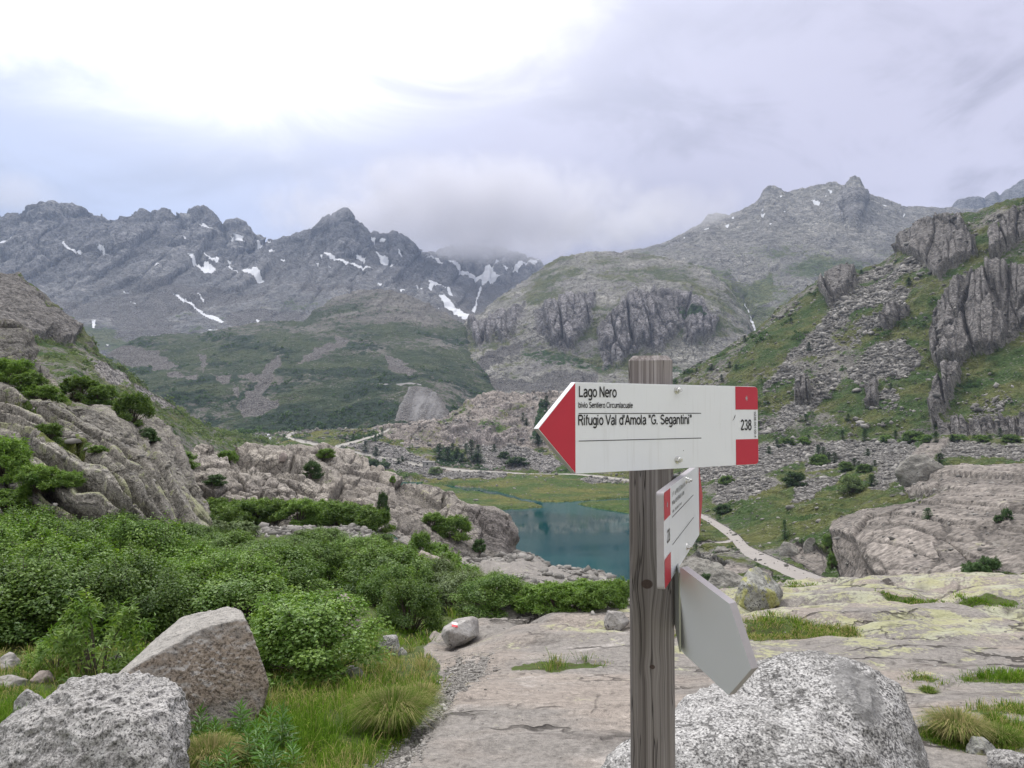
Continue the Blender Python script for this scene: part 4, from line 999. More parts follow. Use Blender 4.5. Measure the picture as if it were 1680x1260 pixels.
# --- base plain under everything, out to the horizon, and the ground behind the viewer
gm, t = new_mat('plain_turf')
co = t.coord('Object')
t.out(t.principled(t.mix(t.noise(co, .05, 5, .6), (.07, .09, .03), (.16, .15, .10)), .95))
plain = mesh_from('terrain', [(-9000, -9000, -75), (9000, -9000, -75), (9000, 9000, -75), (-9000, 9000, -75)], [[(0, 1, 2, 3)]], gm)
tag(plain, kind='structure')
Z0 = -.004
bk = [(-30, .52), (30, .52), (30, -30), (-30, -30)]
back_g = mesh_from('ground', [(bx, by, -.05) for bx, by in bk], [[(0, 3, 2, 1)]], bpy.data.materials['pavement_rock'])
tag(back_g, kind='structure')
# ---------------------------------------------------------------- signpost
def simple_mat(name, col, rough=.6, metallic=0.0, spec=.5, noise=None):
    m, t = new_mat(name)
    c = col
    if noise:
        n = t.noise(t.coord('Object'), noise[0], 4, .6)
        c = t.mix(n, tuple(v * (1 - noise[1]) for v in col), tuple(min(1, v * (1 + noise[1])) for v in col))
    t.out(t.principled(c, rough, None, Metallic=metallic, **{'Specular IOR Level': spec}))
    return m


def prism(name, poly, y0, y1, mat, parent, bevel=0.0, matrix=None):
    """extrude a polygon in local x,z from y0 to y1"""
    bm = bmesh.new()
    vs = [bm.verts.new((x, y0, z)) for x, z in poly]
    f = bm.faces.new(vs)
    r = bmesh.ops.extrude_face_region(bm, geom=[f])
    bmesh.ops.translate(bm, vec=(0, y1 - y0, 0), verts=[v for v in r['geom'] if isinstance(v, bmesh.types.BMVert)])
    bmesh.ops.recalc_face_normals(bm, faces=bm.faces)
    if bevel: bmesh.ops.bevel(bm, geom=list(bm.edges), offset=bevel, segments=2, profile=.6, affect='EDGES')
    me = bpy.data.meshes.new(name); bm.to_mesh(me); bm.free()
    me.materials.append(mat)
    o = link_obj(name, me, parent)
    if matrix is not None: o.matrix_local = matrix
    return o


def rbox(name, lo, hi, mat, parent, bevel=.001, matrix=None):
    return prism(name, [(lo[0], lo[2]), (hi[0], lo[2]), (hi[0], hi[2]), (lo[0], hi[2])], lo[1], hi[1], mat, parent, bevel, matrix)


def arc(cx, cy, rx, ry, a0, a1, n=10):
    return [(cx + rx * math.cos(math.radians(a0 + (a1 - a0) * i / n)), cy + ry * math.sin(math.radians(a0 + (a1 - a0) * i / n))) for i in range(n + 1)]


# stroke letters: advance width, strokes (x height .52, capitals .70)
GL = {
    ' ': (.26, []),
    'L': (.50, [[(.06, .70), (.06, .05)], [(.01, .05), (.44, .05)]]),
    'N': (.62, [[(.06, 0), (.06, .70)], [(.06, .66), (.50, .04)], [(.50, 0), (.50, .70)]]),
    'S': (.58, [arc(.28, .525, .20, .135, 25, 180) + arc(.28, .50, .20, .11, 180, 255, 5) + arc(.28, .19, .22, .15, 65, 0, 5) + arc(.28, .19, .22, .15, 0, -160, 10)]),
    'C': (.62, [arc(.32, .35, .27, .31, 42, 318, 20)]),
    'R': (.62, [[(.06, 0), (.06, .70)], [(.06, .66), (.32, .66)] + arc(.32, .51, .17, .15, 90, -90, 10) + [(.06, .36)], [(.28, .36), (.36, .30), (.52, 0)]]),
    'V': (.60, [[(.01, .70), (.28, .02)], [(.28, .02), (.55, .70)]]),
    'A': (.62, [[(.01, 0), (.29, .68)], [(.29, .68), (.57, 0)], [(.12, .23), (.46, .23)]]),
    'G': (.66, [arc(.32, .35, .27, .31, 48, 360 - 35, 20) + [(.55, .30)], [(.34, .32), (.60, .32)], [(.55, .33), (.55, .10)]]),
    'a': (.50, [arc(.22, .365, .165, .12, 160, 0, 8) + [(.385, .12), (.42, .02)], [(.385, .30), (.22, .275)] + arc(.20, .145, .15, .125, 95, 285, 9) + [(.30, .06), (.385, .15)]]),
    'g': (.51, [arc(.23, .27, .185, .215, 20, 340, 18), [(.41, .51), (.41, 0)] + arc(.23, -.04, .18, .125, 0, -155, 9)]),
    'o': (.51, [arc(.245, .26, .20, .22, 0, 360, 20)]),
    'e': (.51, [[(.06, .27), (.43, .27)] + arc(.245, .26, .195, .22, 2, 318, 18)]),
    'r': (.33, [[(.06, 0), (.06, .52)], arc(.24, .26, .18, .215, 180, 82, 6)]),
    'b': (.52, [[(.06, 0), (.06, .70)], arc(.26, .26, .19, .22, -160, 160, 18)]),
    'd': (.52, [[(.43, 0), (.43, .70)], arc(.24, .26, .19, .22, 20, 340, 18)]),
    'i': (.22, [[(.07, 0), (.07, .52)], [(.07, .60), (.07, .70)]]),
    'l': (.22, [[(.07, 0), (.07, .70)]]),
    'v': (.46, [[(.01, .52), (.21, .02)], [(.21, .02), (.41, .52)]]),
    'n': (.51, [[(.06, 0), (.06, .52)], arc(.24, .30, .17, .17, 170, 0, 8) + [(.41, 0)]]),
    'u': (.51, [[(.41, 0), (.41, .52)], [(.06, .52), (.06, .20)] + arc(.23, .21, .17, .16, 180, 350, 8)]),
    'm': (.76, [[(.06, 0), (.06, .52)], arc(.21, .32, .15, .15, 170, 0, 8) + [(.36, 0)], arc(.51, .32, .15, .15, 170, 0, 8) + [(.66, 0)]]),
    't': (.29, [[(.12, .66), (.12, .12)] + arc(.21, .13, .09, .09, 180, 285, 5), [(.01, .48), (.25, .48)]]),
    'f': (.28, [[(.10, 0), (.10, .55)] + arc(.20, .56, .10, .10, 180, 75, 5), [(.01, .48), (.24, .48)]]),
    'c': (.47, [arc(.24, .26, .19, .22, 45, 315, 16)]),
    "'": (.18, [[(.06, .70), (.06, .48)]]),
    '"': (.33, [[(.06, .70), (.06, .48)], [(.20, .70), (.20, .48)]]),
    '.': (.24, [[(.07, 0), (.07, .11)]]),
    '-': (.32, [[(.03, .26), (.25, .26)]]),
    '2': (.52, [arc(.23, .50, .18, .16, 165, -25, 10) + [(.06, .05)], [(.02, .05), (.43, .05)]]),
    '3': (.52, [arc(.22, .515, .165, .145, 160, -80, 10), arc(.22, .195, .19, .155, 80, -160, 10)]),
    '8': (.52, [arc(.225, .52, .155, .135, 0, 360, 16), arc(.225, .195, .19, .165, 0, 360, 18)]),
    '0': (.52, [arc(.225, .35, .18, .31, 0, 360, 20)]),
    '1': (.40, [[(.22, 0), (.22, .70)], [(.05, .52), (.22, .66)]]),
    '4': (.52, [[(.32, 0), (.32, .70)], [(.32, .68), (.03, .20)], [(.02, .19), (.44, .19)]]),
}


def text_mesh(name, body, x, z, width, cap, mat, parent, y=-.0009, rot=0.0, bold=.112):
    V, Fc = [], []
    pen = 0.0
    strokes = []
    for ch in body:
        adv, st = GL[ch]
        for s_ in st: strokes.append([(pen + a, b) for a, b in s_])
        pen += adv
    x0 = min(p[0] for s_ in strokes for p in s_); x1 = max(p[0] for s_ in strokes for p in s_)
    sx, sz = width / (x1 - x0), cap / .70
    c, sn = math.cos(rot), math.sin(rot)
    for s_ in strokes:
        p = np.array(s_); closed = np.allclose(p[0], p[-1])
        tg = np.gradient(p, axis=0)
        if closed: tg[0] = tg[-1] = p[1] - p[-2]
        tg /= np.linalg.norm(tg, axis=1, keepdims=True) + 1e-9
        nn = np.stack([-tg[:, 1], tg[:, 0]], 1) * bold / 2
        L_, R_ = p + nn, p - nn
        k = len(V)
        for a, b in zip(L_, R_):
            for q in (a, b):
                lx, lz = (q[0] - x0) * sx, q[1] * sz
                V.append((x + lx * c - lz * sn, y, z + lx * sn + lz * c))
        for i in range(len(p) - 1): Fc.append((k + 2 * i, k + 2 * i + 1, k + 2 * i + 3, k + 2 * i + 2))
    return mesh_from(name, V, [Fc], mat, parent=parent)


def bolt(parent, x, z, mat, y=0.0):
    bm = bmesh.new()
    def ring(n, r0, r1, ya, yb, ph=0):
        a = [bm.verts.new((x + r0 * math.cos(ph + k * 2 * math.pi / n), ya, z + r0 * math.sin(ph + k * 2 * math.pi / n))) for k in range(n)]
        b = [bm.verts.new((x + r1 * math.cos(ph + k * 2 * math.pi / n), yb, z + r1 * math.sin(ph + k * 2 * math.pi / n))) for k in range(n)]
        for k in range(n): bm.faces.new((a[k], a[(k + 1) % n], b[(k + 1) % n], b[k]))
        return a, b
    ring(24, .0068, .0066, y, y - .0016); _, b = ring(24, .0066, .0036, y - .0016, y - .0018)
    ring(6, .0050, .0050, y - .0016, y - .0062, .3); ring(6, .0050, .0042, y - .0062, y - .0070, .3)
    a, b = ring(12, .0030, .0030, y - .0066, y - .0110); bm.faces.new(b)
    _, c = ring(6, .0042, .0028, y - .0070, y - .0071, .3); bm.faces.new(c)
    bmesh.ops.recalc_face_normals(bm, faces=bm.faces)
    me = bpy.data.meshes.new('bolt'); bm.to_mesh(me); bm.free(); me.materials.append(mat)
    return link_obj('bolt', me, parent)


# weathered larch post
PX_, PY_, PH = .2612, 1.4545, EZ + .1035
wood, t = new_mat('weathered_wood')
co = t.coord('Object')
cx_, cy_, cz_ = t.sep(co)
kn = None
wob = t.math('MULTIPLY', t.math('SUBTRACT', t.noise(co, 7, 2, .5), .5), .0022)
defl = wob
kmask = None
for kz, kx, r in ((1.335, -.0085, .0105), (1.186, .000, .0050), (.93, .012, .006)):
    ddx = t.math('SUBTRACT', cx_, kx); ddz = t.math('SUBTRACT', cz_, kz)
    g = t.math('POWER', 2.718, t.math('MULTIPLY', t.math('MULTIPLY', ddz, ddz), -1 / (2 * (r * 3.0) ** 2)))
    g2 = t.math('POWER', 2.718, t.math('MULTIPLY', t.math('MULTIPLY', ddx, ddx), -1 / (2 * (r * 2.2) ** 2)))
    defl = t.math('ADD', defl, t.math('MULTIPLY', t.math('MULTIPLY', t.math('MULTIPLY', g, g2), ddx), -.5))
    dd = t.math('SQRT', t.math('ADD', t.math('MULTIPLY', ddx, ddx), t.math('MULTIPLY', t.math('MULTIPLY', ddz, ddz), 1.5)))
    front_ = t.step(cy_, 0.0, -.02)
    k1 = t.math('MULTIPLY', t.step(dd, r * 1.12, r * .85), front_)
    kmask = k1 if kmask is None else t.math('MAXIMUM', kmask, k1)
gx = t.math('ADD', cx_, defl)
gv = t.comb(gx, cy_, t.math('MULTIPLY', cz_, .007))
g1 = t.noise(gv, 210, 3, .6)
g2 = t.noise(gv, 60, 3, .6)
g3 = t.noise(t.comb(gx, cy_, t.math('MULTIPLY', cz_, .03)), 75, 2, .5)
wc = t.ramp(t.math('ADD', t.math('MULTIPLY', g1, .5), t.math('MULTIPLY', g2, .5)), [(.33, (.062, .053, .051)), (.47, (.14, .125, .121)), (.62, (.235, .218, .214))])
upz = t.step(t.math('ADD', cz_, t.math('MULTIPLY', g2, .2)), 1.50, 1.76)
wc = t.mix(t.math('MULTIPLY', upz, .55), wc, t.mix(1.0, wc, (1.9, 1.9, 1.95), 'MULTIPLY'))
warm = t.step(t.noise(t.comb(gx, cy_, t.math('MULTIPLY', cz_, .05)), 22, 2, .5), .5, .7)
wc = t.mix(t.math('MULTIPLY', warm, t.math('MULTIPLY', .4, t.math('SUBTRACT', 1.0, upz))), wc, (.17, .115, .085))
crk = t.step(t.math('ABSOLUTE', t.math('SUBTRACT', g3, .5)), .012, .0)
wc = t.mix(t.math('MULTIPLY', crk, .85), wc, (.02, .017, .016))
wc = t.mix(t.math('MULTIPLY', kmask, .9), wc, t.mix(t.noise(co, 300, 2, .6), (.025, .016, .014), (.075, .05, .042)))
hgt = t.math('SUBTRACT', t.math('ADD', t.math('MULTIPLY', g1, .6), t.math('MULTIPLY', g2, .6)), t.math('MULTIPLY', crk, 1.2))
t.out(t.principled(wc, .85, t.bump(hgt, .7, .0018), **{'Specular IOR Level': .25}))

root = empty('signpost', (PX_, PY_, 0.0))
tag(root, 'weathered square wooden post carrying red and white trail direction signs', 'signpost')
RI = Matrix.Translation((PX_, PY_, 0)).inverted()
bm = bmesh.new()
hw, ch = .0400, .0045
def oct_(h, c, z): return [bm.verts.new((a, b, z)) for a, b in ((-h + c, -h), (h - c, -h), (h, -h + c), (h, h - c), (h - c, h), (-h + c, h), (-h, h - c), (-h, -h + c))]
levels = [oct_(hw, ch, -.25)] + [oct_(hw, ch, z) for z in (.4, .8, 1.1, 1.3, 1.5, 1.65)] + [oct_(hw, ch, PH - .0095), oct_(hw - .0085, ch, PH)]
for a, b in zip(levels[:-1], levels[1:]):
    for k in range(8): bm.faces.new((a[k], a[(k + 1) % 8], b[(k + 1) % 8], b[k]))
bm.faces.new(levels[-1])
me = bpy.data.meshes.new('post'); bm.to_mesh(me); bm.free(); me.materials.append(wood)
post = link_obj('post', me, root)
post.rotation_euler = (0, 0, math.radians(-9))
white = simple_mat('sign_white', (.69, .71, .75), .38, noise=(9, .045))
edge = simple_mat('sign_edge', (.33, .31, .33), .5, noise=(60, .12))
backw = simple_mat('sign_back_grey', (.50, .505, .525), .32, noise=(9, .03))
redm = simple_mat('sign_red', (.44, .015, .038), .42, noise=(25, .08))
black = simple_mat('sign_black', (.012, .012, .013), .5)
steel = simple_mat('steel', (.62, .62, .60), .24, 1.0, noise=(90, .15))
dullsteel = simple_mat('bracket_steel', (.30, .31, .29), .38, 1.0, noise=(30, .15))
scratch = simple_mat('scraped_metal', (.33, .30, .32), .5)


def frame(origin, xdir, up):
    x = Vector(xdir).normalized(); z = Vector(up); z = (z - x * z.dot(x)).normalized(); y = z.cross(x)
    M = Matrix.Identity(4)
    for i in range(3): M[i][0] = x[i]; M[i][1] = y[i]; M[i][2] = z[i]; M[i][3] = origin[i]
    return RI @ M


def rounded(x0, z0, x1, z1, r, corners):
    pts = []
    for (cx2, cz2, a0), k in zip(((x1 - r, z0 - r, 90), (x1 - r, z1 + r, 0), (x0 + r, z1 + r, -90), (x0 + r, z0 - r, -180)), 'abcd'):
        if k in corners:
            for j in range(7):
                a = math.radians(a0 - 15 * j); pts.append((cx2 + r * math.cos(a), cz2 + r * math.sin(a)))
        else:
            pts.append({'a': (x1, z0), 'b': (x1, z1), 'c': (x0, z1), 'd': (x0, z0)}[k])
    return pts


def flat(name, poly, mat, parent, y=-.0005):
    me = bpy.data.meshes.new(name)
    me.from_pydata([(x, y, z) for x, z in poly], [], [tuple(range(len(poly)))[::1]])
    me.materials.append(mat)
    return link_obj(name, me, parent)


# sign pointing left, towards the viewer's left
L1 = .4365
wt = NT(white.node_tree); _b = [n for n in white.node_tree.nodes if n.type == 'BSDF_PRINCIPLED'][0]; _col0 = _b.inputs['Base Color'].links[0].from_socket; _o = wt.coord('Object')
_drip = wt.math('MULTIPLY', wt.step(wt.noise(wt.mapv(_o, (90, 1, 5)), 1.0, 3, .6), .55, .75), .16)
_spot = wt.math('MULTIPLY', wt.step(wt.noise(_o, 160, 3, .7), .66, .72), .35)
wt.set(_b.inputs['Base Color'], wt.mix(wt.math("MAXIMUM", _drip, _spot), _col0, (.34, .33, .30)))
sgn = prism('direction_sign', [(0, 0)] + [p for p in rounded(0, 0, L1, -.15, .008, 'ab') if p[0] > .01] + [(0, -.15), (-.074, -.0755)], 0, .0125, white, root, .0006, frame((.104, 1.262, EZ + .0480), (.853, .524, 0), (0, 0, 1)))
sgn.data.materials.append(edge)
for p in sgn.data.polygons:
    if abs(p.normal.y) < .5 and p.normal.z < .2: p.material_index = 1
sgn['label'] = 'white left-pointing trail sign with red arrow tip and number 238'
flat('arrow_tip', [(-.0006, -.0012), (-.0006, -.1488), (-.0724, -.0755)], redm, sgn)
RS = .3745
flat('red_square', [(RS, -.0007)] + [p for p in rounded(RS, -.0007, L1 - .0004, -.0445, .0075, 'a') if p[0] > RS + .001] + [(RS, -.0445)], redm, sgn)
flat('red_square', [(RS, -.1010)] + [p for p in rounded(RS, -.1010, L1 - .0004, -.1493, .0075, 'b') if p[0] > RS + .001] + [(RS, -.1493)], redm, sgn)
for zz in (-.0513, -.0966): flat('rule_line', [(.0062, zz + .0006), (.2845, zz + .0006), (.2845, zz - .0007), (.0062, zz - .0007)], black, sgn)
text_mesh('lettering', 'Lago Nero', .0068, -.0243, .0785, .0182, black, sgn)
text_mesh('lettering', 'bivio Sentiero Circumlacuale', .0062, -.0421, .1150, .0096, black, sgn)
text_mesh('lettering', 'Rifugio Val d\'Amola "G. Segantini"', .0062, -.0708, .2530, .0172, black, sgn)
text_mesh('lettering', '238', .3885, -.0836, .0282, .0200, black, sgn)
text_mesh('lettering', '0238-001-00-4', .4255, -.0490, .0490, .0052, black, sgn, rot=-math.pi / 2)
rr = random.Random(3)
star = []
for k in range(14):
    a = k * math.pi / 7; r = (.0062 if k % 2 == 0 else .0022) * rr.uniform(.75, 1.25)
    star.append((.4045 + r * .8 * math.cos(a), -.0225 + r * math.sin(a)))
flat('scratch', star[::-1], scratch, sgn, -.0008)
flat('scratch', [(.3745, -.0535), (.3725, -.0590), (.3690, -.0635), (.3655, -.0660), (.3700, -.0605), (.3718, -.0565)], black, sgn, -.0008)
flat('scratch', [(.2395 + .0009 * math.cos(a), -.1185 + .0009 * math.sin(a)) for a in (0, -1, -2, -3, -4, -5)], black, sgn, -.0008)
bolt(sgn, .2250, -.0100, steel); bolt(sgn, .2250, -.1345, steel)

# sign pointing away, seen nearly edge-on
L2 = .500
sg2 = prism('direction_sign', [(L2, 0), (L2 + .075, -.075), (L2, -.15)] + [p for p in rounded(0, 0, L2, -.15, .006, 'cd') if p[0] < .1], 0, .0115, white, root, .0006,
            frame((.2335, 1.190, EZ - .1245), (.336, .942, .018), (0, 0, 1)))
sg2.data.materials.append(edge)
for p in sg2.data.polygons:
    if abs(p.normal.y) < .5: p.material_index = 1
sg2['label'] = 'white trail sign seen almost edge-on pointing away behind the post'
flat('arrow_tip', [(L2 + .002, -.002), (L2 + .0735, -.075), (L2 + .002, -.148)], redm, sg2)
flat('red_square', [(.0006, -.0440), (.0006, -.006), (.004, -.0012), (.068, -.0010), (.068, -.0440)][::-1], redm, sg2)
flat('red_square', [(.0006, -.1040), (.068, -.1040), (.068, -.1492), (.004, -.1488), (.0006, -.145)], redm, sg2)
for zz in (-.0513, -.0966): flat('rule_line', [(.088, zz + .0007), (.395, zz + .0007), (.395, zz - .0007), (.088, zz - .0007)], black, sg2)
flat('scratch', [(.032, -.018), (.040, -.022), (.036, -.028), (.028, -.026)], scratch, sg2, -.0008)
def marks(parent, x0, x1, z, h, seed):
    """worn print, too small to read"""
    r = random.Random(seed); V = []; Fc = []
    x = x0
    while x < x1:
        wdt = r.uniform(.004, .009)
        if r.random() > .04:
            for _ in range(2):
                bx = x + r.uniform(0, wdt * .6); hh = h * r.uniform(.45, 1.0); bz = z + r.uniform(0, h - hh)
                n = len(V); V += [(bx, -.0009, bz), (bx + wdt * .35, -.0009, bz), (bx + wdt * .35, -.0009, bz + hh), (bx, -.0009, bz + hh)]; Fc.append((n, n + 1, n + 2, n + 3))
        x += wdt + .002
    return mesh_from('lettering', V, [Fc], black, parent=parent)
marks(sg2, .088, .26, -.0195, .010, 1); marks(sg2, .088, .24, -.0325, .008, 2); marks(sg2, .09, .20, -.0455, .005, 3)
text_mesh('lettering', '238', .030, -.0836, .0282, .0200, black, sg2)
bolt(sg2, .280, -.0100, steel); bolt(sg2, .280, -.1345, steel)

# loose blank sign hanging low at the right, its back to the viewer
sg3 = prism('direction_sign', [(.0045, 0), (.1345, 0), (.188, -.075), (.1345, -.15), (.0045, -.15), (0, -.1455), (0, -.0045)], 0, .0120, backw, root, .0007,
            frame((.2704, 1.250, EZ - .2496), (.332, -.918, -.215), (-.053, -.246, .968)))
sg3.data.materials.append(edge)
for p in sg3.data.polygons:
    if abs(p.normal.y) < .5: p.material_index = 1
sg3['label'] = 'blank grey back of a loose sign drooping at the right of the post'
# brackets
def plate(p0, p1, z0, z1, th):
    a = Vector((p0[0], p0[1], 0)); b = Vector((p1[0], p1[1], 0)); n = (b - a)
    return rbox('bracket', (0, 0, z0), (n.length, th, z1), dullsteel, root, .0006, frame((a.x, a.y, 0), n, (0, 0, 1)))
plate((.2745, 1.262), (.3030, 1.440), EZ - .390, EZ - .262, .003)
plate((.2980, 1.430), (.3060, 1.436), EZ - .290, EZ - .118, .003)
plate((.2850, 1.388), (.3045, 1.425), EZ - .088, EZ + .028, .003)
# ---------------------------------------------------------------- boulders
_bm = bmesh.new(); bmesh.ops.create_icosphere(_bm, subdivisions=6, radius=1)
ICO6 = (np.array([v.co for v in _bm.verts]), np.array([[v.index for v in f.verts] for f in _bm.faces])); _bm.free()
_bm = bmesh.new(); bmesh.ops.create_icosphere(_bm, subdivisions=5, radius=1)
ICO5 = (np.array([v.co for v in _bm.verts]), np.array([[v.index for v in f.verts] for f in _bm.faces])); _bm.free()
_bm = bmesh.new(); bmesh.ops.create_icosphere(_bm, subdivisions=7, radius=1)
ICO7 = (np.array([v.co for v in _bm.verts]), np.array([[v.index for v in f.verts] for f in _bm.faces])); _bm.free()


def hull_planes(pts):
    bm = bmesh.new()
    c = np.mean(pts, axis=0)
    sc = np.ptp(pts, axis=0).max()
    for p in pts: bm.verts.new((p - c) / sc)
    bmesh.ops.convex_hull(bm, input=bm.verts)
    bm.normal_update()
    N, D = [], []
    for f in bm.faces:
        n = np.array(f.normal); d = n @ np.array(f.verts[0].co)
        if d < 0: n, d = -n, -d
        if d > 1e-3 and np.abs(n).sum() > .5: N.append(n); D.append(d * sc)
    bm.free()
    return c, np.array(N), np.array(D)


def hull_rock(name, pts, mat, ico=ICO6, k=40.0, amps=((.25, .03), (.08, .012), (.02, .004)), seed=1, pix=True):
    pts = np.array([at(*p) if pix else p for p in pts], float)
    c, N, D = hull_planes(pts)
    size = np.ptp(pts, axis=0).max()
    dirs, F_ = ico
    nd = dirs @ N.T
    r = np.where(nd > 1e-3, D / np.maximum(nd, 1e-3), 1e3)
    kk = k / size
    rm = r.min(1, keepdims=True)
    rad = rm[:, 0] - np.log(np.exp(-kk * np.minimum(r - rm, 1e3)).sum(1)) / kk * .6
    V = dirs * rad[:, None]
    disp = 0
    for i, (wl, a) in enumerate(amps): disp = disp + a * fbm(V + c, wl, 3, seed * 7 + i, i == 1)
    V = V + dirs * np.asarray(disp)[:, None]
    o = mesh_from(name, V, [F_], mat, True)
    o.location = c
    return o


def rock_mat(name, u, cols, fleck=(.03, .45), patch=None, brown=None, lichen=0.0, bump=.6, white=None):
    """granite: pale feldspar with dark flecks of size u, darker crust, optional lichen"""
    m, t = new_mat(name)
    co = t.coord('Object')
    n1 = t.noise(co, 1 / (u * 1.6), 2, .7)
    n2 = t.noise(co, 1 / (u * 7), 4, .65, .3)
    n3 = t.noise(co, 1 / (u * 40), 4, .6)
    base = t.ramp(t.math('ADD', t.math('MULTIPLY', n2, .6), t.math('MULTIPLY', n3, .4)), [(.35, cols[0]), (.5, cols[1]), (.64, cols[2])])
    fl = t.step(t.math('ADD', n1, t.math('MULTIPLY', t.math('SUBTRACT', n3, .5), -.25)), fleck[1], fleck[1] - .09)
    col = t.mix(t.math('MULTIPLY', fl, .85), base, (.045, .043, .045))
    if white is not None:
        wsp = t.step(n1, .54, .62)
        col = t.mix(t.math('MULTIPLY', wsp, .7), col, white)
    if brown:
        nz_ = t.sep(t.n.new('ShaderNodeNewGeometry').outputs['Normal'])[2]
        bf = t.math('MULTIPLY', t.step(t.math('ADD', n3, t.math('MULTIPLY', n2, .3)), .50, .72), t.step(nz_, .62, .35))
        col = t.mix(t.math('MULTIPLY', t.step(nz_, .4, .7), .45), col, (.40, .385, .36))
        col = t.mix(t.math('MULTIPLY', bf, .6), col, t.mix(1.0, brown, t.ramp(n1, [(.3, .5), (.6, 1.3)]), 'MULTIPLY'))
    if lichen:
        lf = t.step(t.math('ADD', t.noise(co, 1 / (u * 30), 5, .7, .5), 0.0), .60 - lichen * .2, .66 - lichen * .2)
        col = t.mix(t.math('MULTIPLY', lf, .85), col, t.mix(n1, (.22, .23, .06), (.38, .37, .13)))
    if patch:
        for (pc, rad, pcol) in patch:
            dd = t.vmath('LENGTH', t.vmath('SUBTRACT', co, pc), None, 1)
            pf = t.step(t.math('ADD', dd, t.math('MULTIPLY', t.math('SUBTRACT', n3, .5), rad * .8)), rad, rad * .85)
            col = t.mix(t.math('MULTIPLY', pf, .8), col, t.mix(n2, tuple(v * .75 for v in pcol), tuple(v * 1.25 for v in pcol)))
    h = t.math('ADD', t.math('MULTIPLY', n2, 1.0), t.math('ADD', t.math('MULTIPLY', n3, 2.0), t.math('MULTIPLY', n1, .25)))
    t.out(t.principled(col, .88, t.bump(h, bump, u * 3), **{'Specular IOR Level': .3}))
    return m


g_grey = rock_mat('granite_grey', .0062, ((.11, .107, .103), (.27, .262, .253), (.46, .45, .438)), fleck=(.03, .465), white=(.46, .45, .44), bump=1.0)
g_brown = rock_mat('granite_rusty', .010, ((.12, .112, .103), (.235, .218, .20), (.36, .34, .315)), fleck=(.03, .475), brown=(.185, .135, .09), bump=.9)
g_plain = rock_mat('stone_plain', .03, ((.17, .16, .155), (.29, .275, .26), (.40, .385, .37)), fleck=(.03, .36))
g_pink = rock_mat('stone_pink', .04, ((.18, .155, .145), (.30, .255, .235), (.38, .33, .305)), fleck=(.03, .34))
g_far = rock_mat('stone_far', .30, ((.13, .125, .11), (.22, .21, .19), (.31, .30, .27)), fleck=(.03, .36), bump=.9)
g_lichen = rock_mat('stone_lichen', .018, ((.10, .10, .095), (.24, .24, .22), (.38, .38, .355)), fleck=(.03, .42), lichen=.50, bump=1.0)

def _face(px, py): return (px, py, 4.548 / (1 + .4 * (py - 675) / 1262) + .0007 * (px - 320))
b1 = hull_rock('boulder', [(300, 1013, 4.5), (374, 994, 4.34), (396, 1002, 4.32), (207, 1095, 4.42)] + [_face(*p) for p in ((183, 1117), (250, 1076), (330, 1031), (372, 1020), (402, 1016), (417, 1060), (430, 1086), (441, 1122), (430, 1162), (400, 1204), (310, 1228), (185, 1195))]
     + [(200, 1180, 4.75), (432, 1150, 4.75), (405, 1070, 4.75), (300, 1200, 4.8)],
     g_brown, ICO7, 190, ((.35, .018), (.10, .010), (.025, .004)), 3)
tag(b1, 'large leaning wedge of rusty brown granite behind the pale grey boulder', 'boulder')
b2 = hull_rock('boulder', [(97, 1150, 3.35), (137, 1120, 3.45), (177, 1113, 3.5), (243, 1113, 3.5), (281, 1127, 3.4), (303, 1152, 3.3), (307, 1192, 3.2), (304, 1262, 3.05), (292, 1345, 2.85), (12, 1192, 3.2),
     (-25, 1247, 3.1), (-30, 1345, 2.85), (150, 1165, 3.1), (250, 1172, 3.05), (60, 1160, 3.8), (260, 1140, 3.9), (280, 1200, 3.9), (20, 1230, 3.8)], g_grey, ICO7, 80, ((.34, .06), (.11, .042), (.03, .013)), 5)
tag(b2, 'pale grey rough boulder in the bottom left corner', 'boulder')
cen = np.mean([at(1300, 1250, 2.9)], axis=0)
g_salt = rock_mat('granite_speckled', .0058, ((.15, .147, .143), (.31, .305, .30), (.46, .452, .445)), fleck=(.03, .47), white=(.62, .61, .60), bump=.9)
b3 = hull_rock('boulder', [(975, 1264, 2.5), (1005, 1223, 2.6), (1060, 1172, 2.75), (1110, 1137, 2.85), (1151, 1114, 2.9), (1195, 1086, 3.0), (1235, 1068, 3.05), (1275, 1053, 3.05), (1312, 1053, 3.05), (1370, 1074, 3.02),
     (1430, 1092, 3.0), (1467, 1113, 2.95), (1502, 1172, 2.85), (1530, 1247, 2.7), (1547, 1300, 2.6), (1552, 1400, 2.5), (950, 1330, 2.4), (1000, 1500, 2.2), (1300, 1560, 2.1), (1500, 1480, 2.25),
     (1200, 1190, 2.55), (1350, 1190, 2.5), (1450, 1260, 2.45), (1050, 1330, 3.6), (1300, 1200, 3.75), (1500, 1300, 3.6)], g_salt, ICO7, 34, ((.45, .075), (.14, .032), (.035, .007)), 8)
tag(b3, 'big black and white speckled granite boulder right of the signpost', 'boulder')
nt = NT(g_salt.node_tree)
pl_ = Vector(at(1432, 1140, 2.72)) - b3.location
_bs = [n for n in g_salt.node_tree.nodes if n.type == 'BSDF_PRINCIPLED'][0]
_old = _bs.inputs['Base Color'].links[0].from_socket
_co = nt.coord('Object')
_dd = nt.vmath('LENGTH', nt.vmath('MULTIPLY', nt.vmath('SUBTRACT', _co, tuple(pl_)), (.8, .35, 1.15)), None, 1)
_pf = nt.step(nt.math('ADD', _dd, nt.math('MULTIPLY', nt.math('SUBTRACT', nt.noise(_co, 16, 5, .7), .5), .10)), .104, .082)
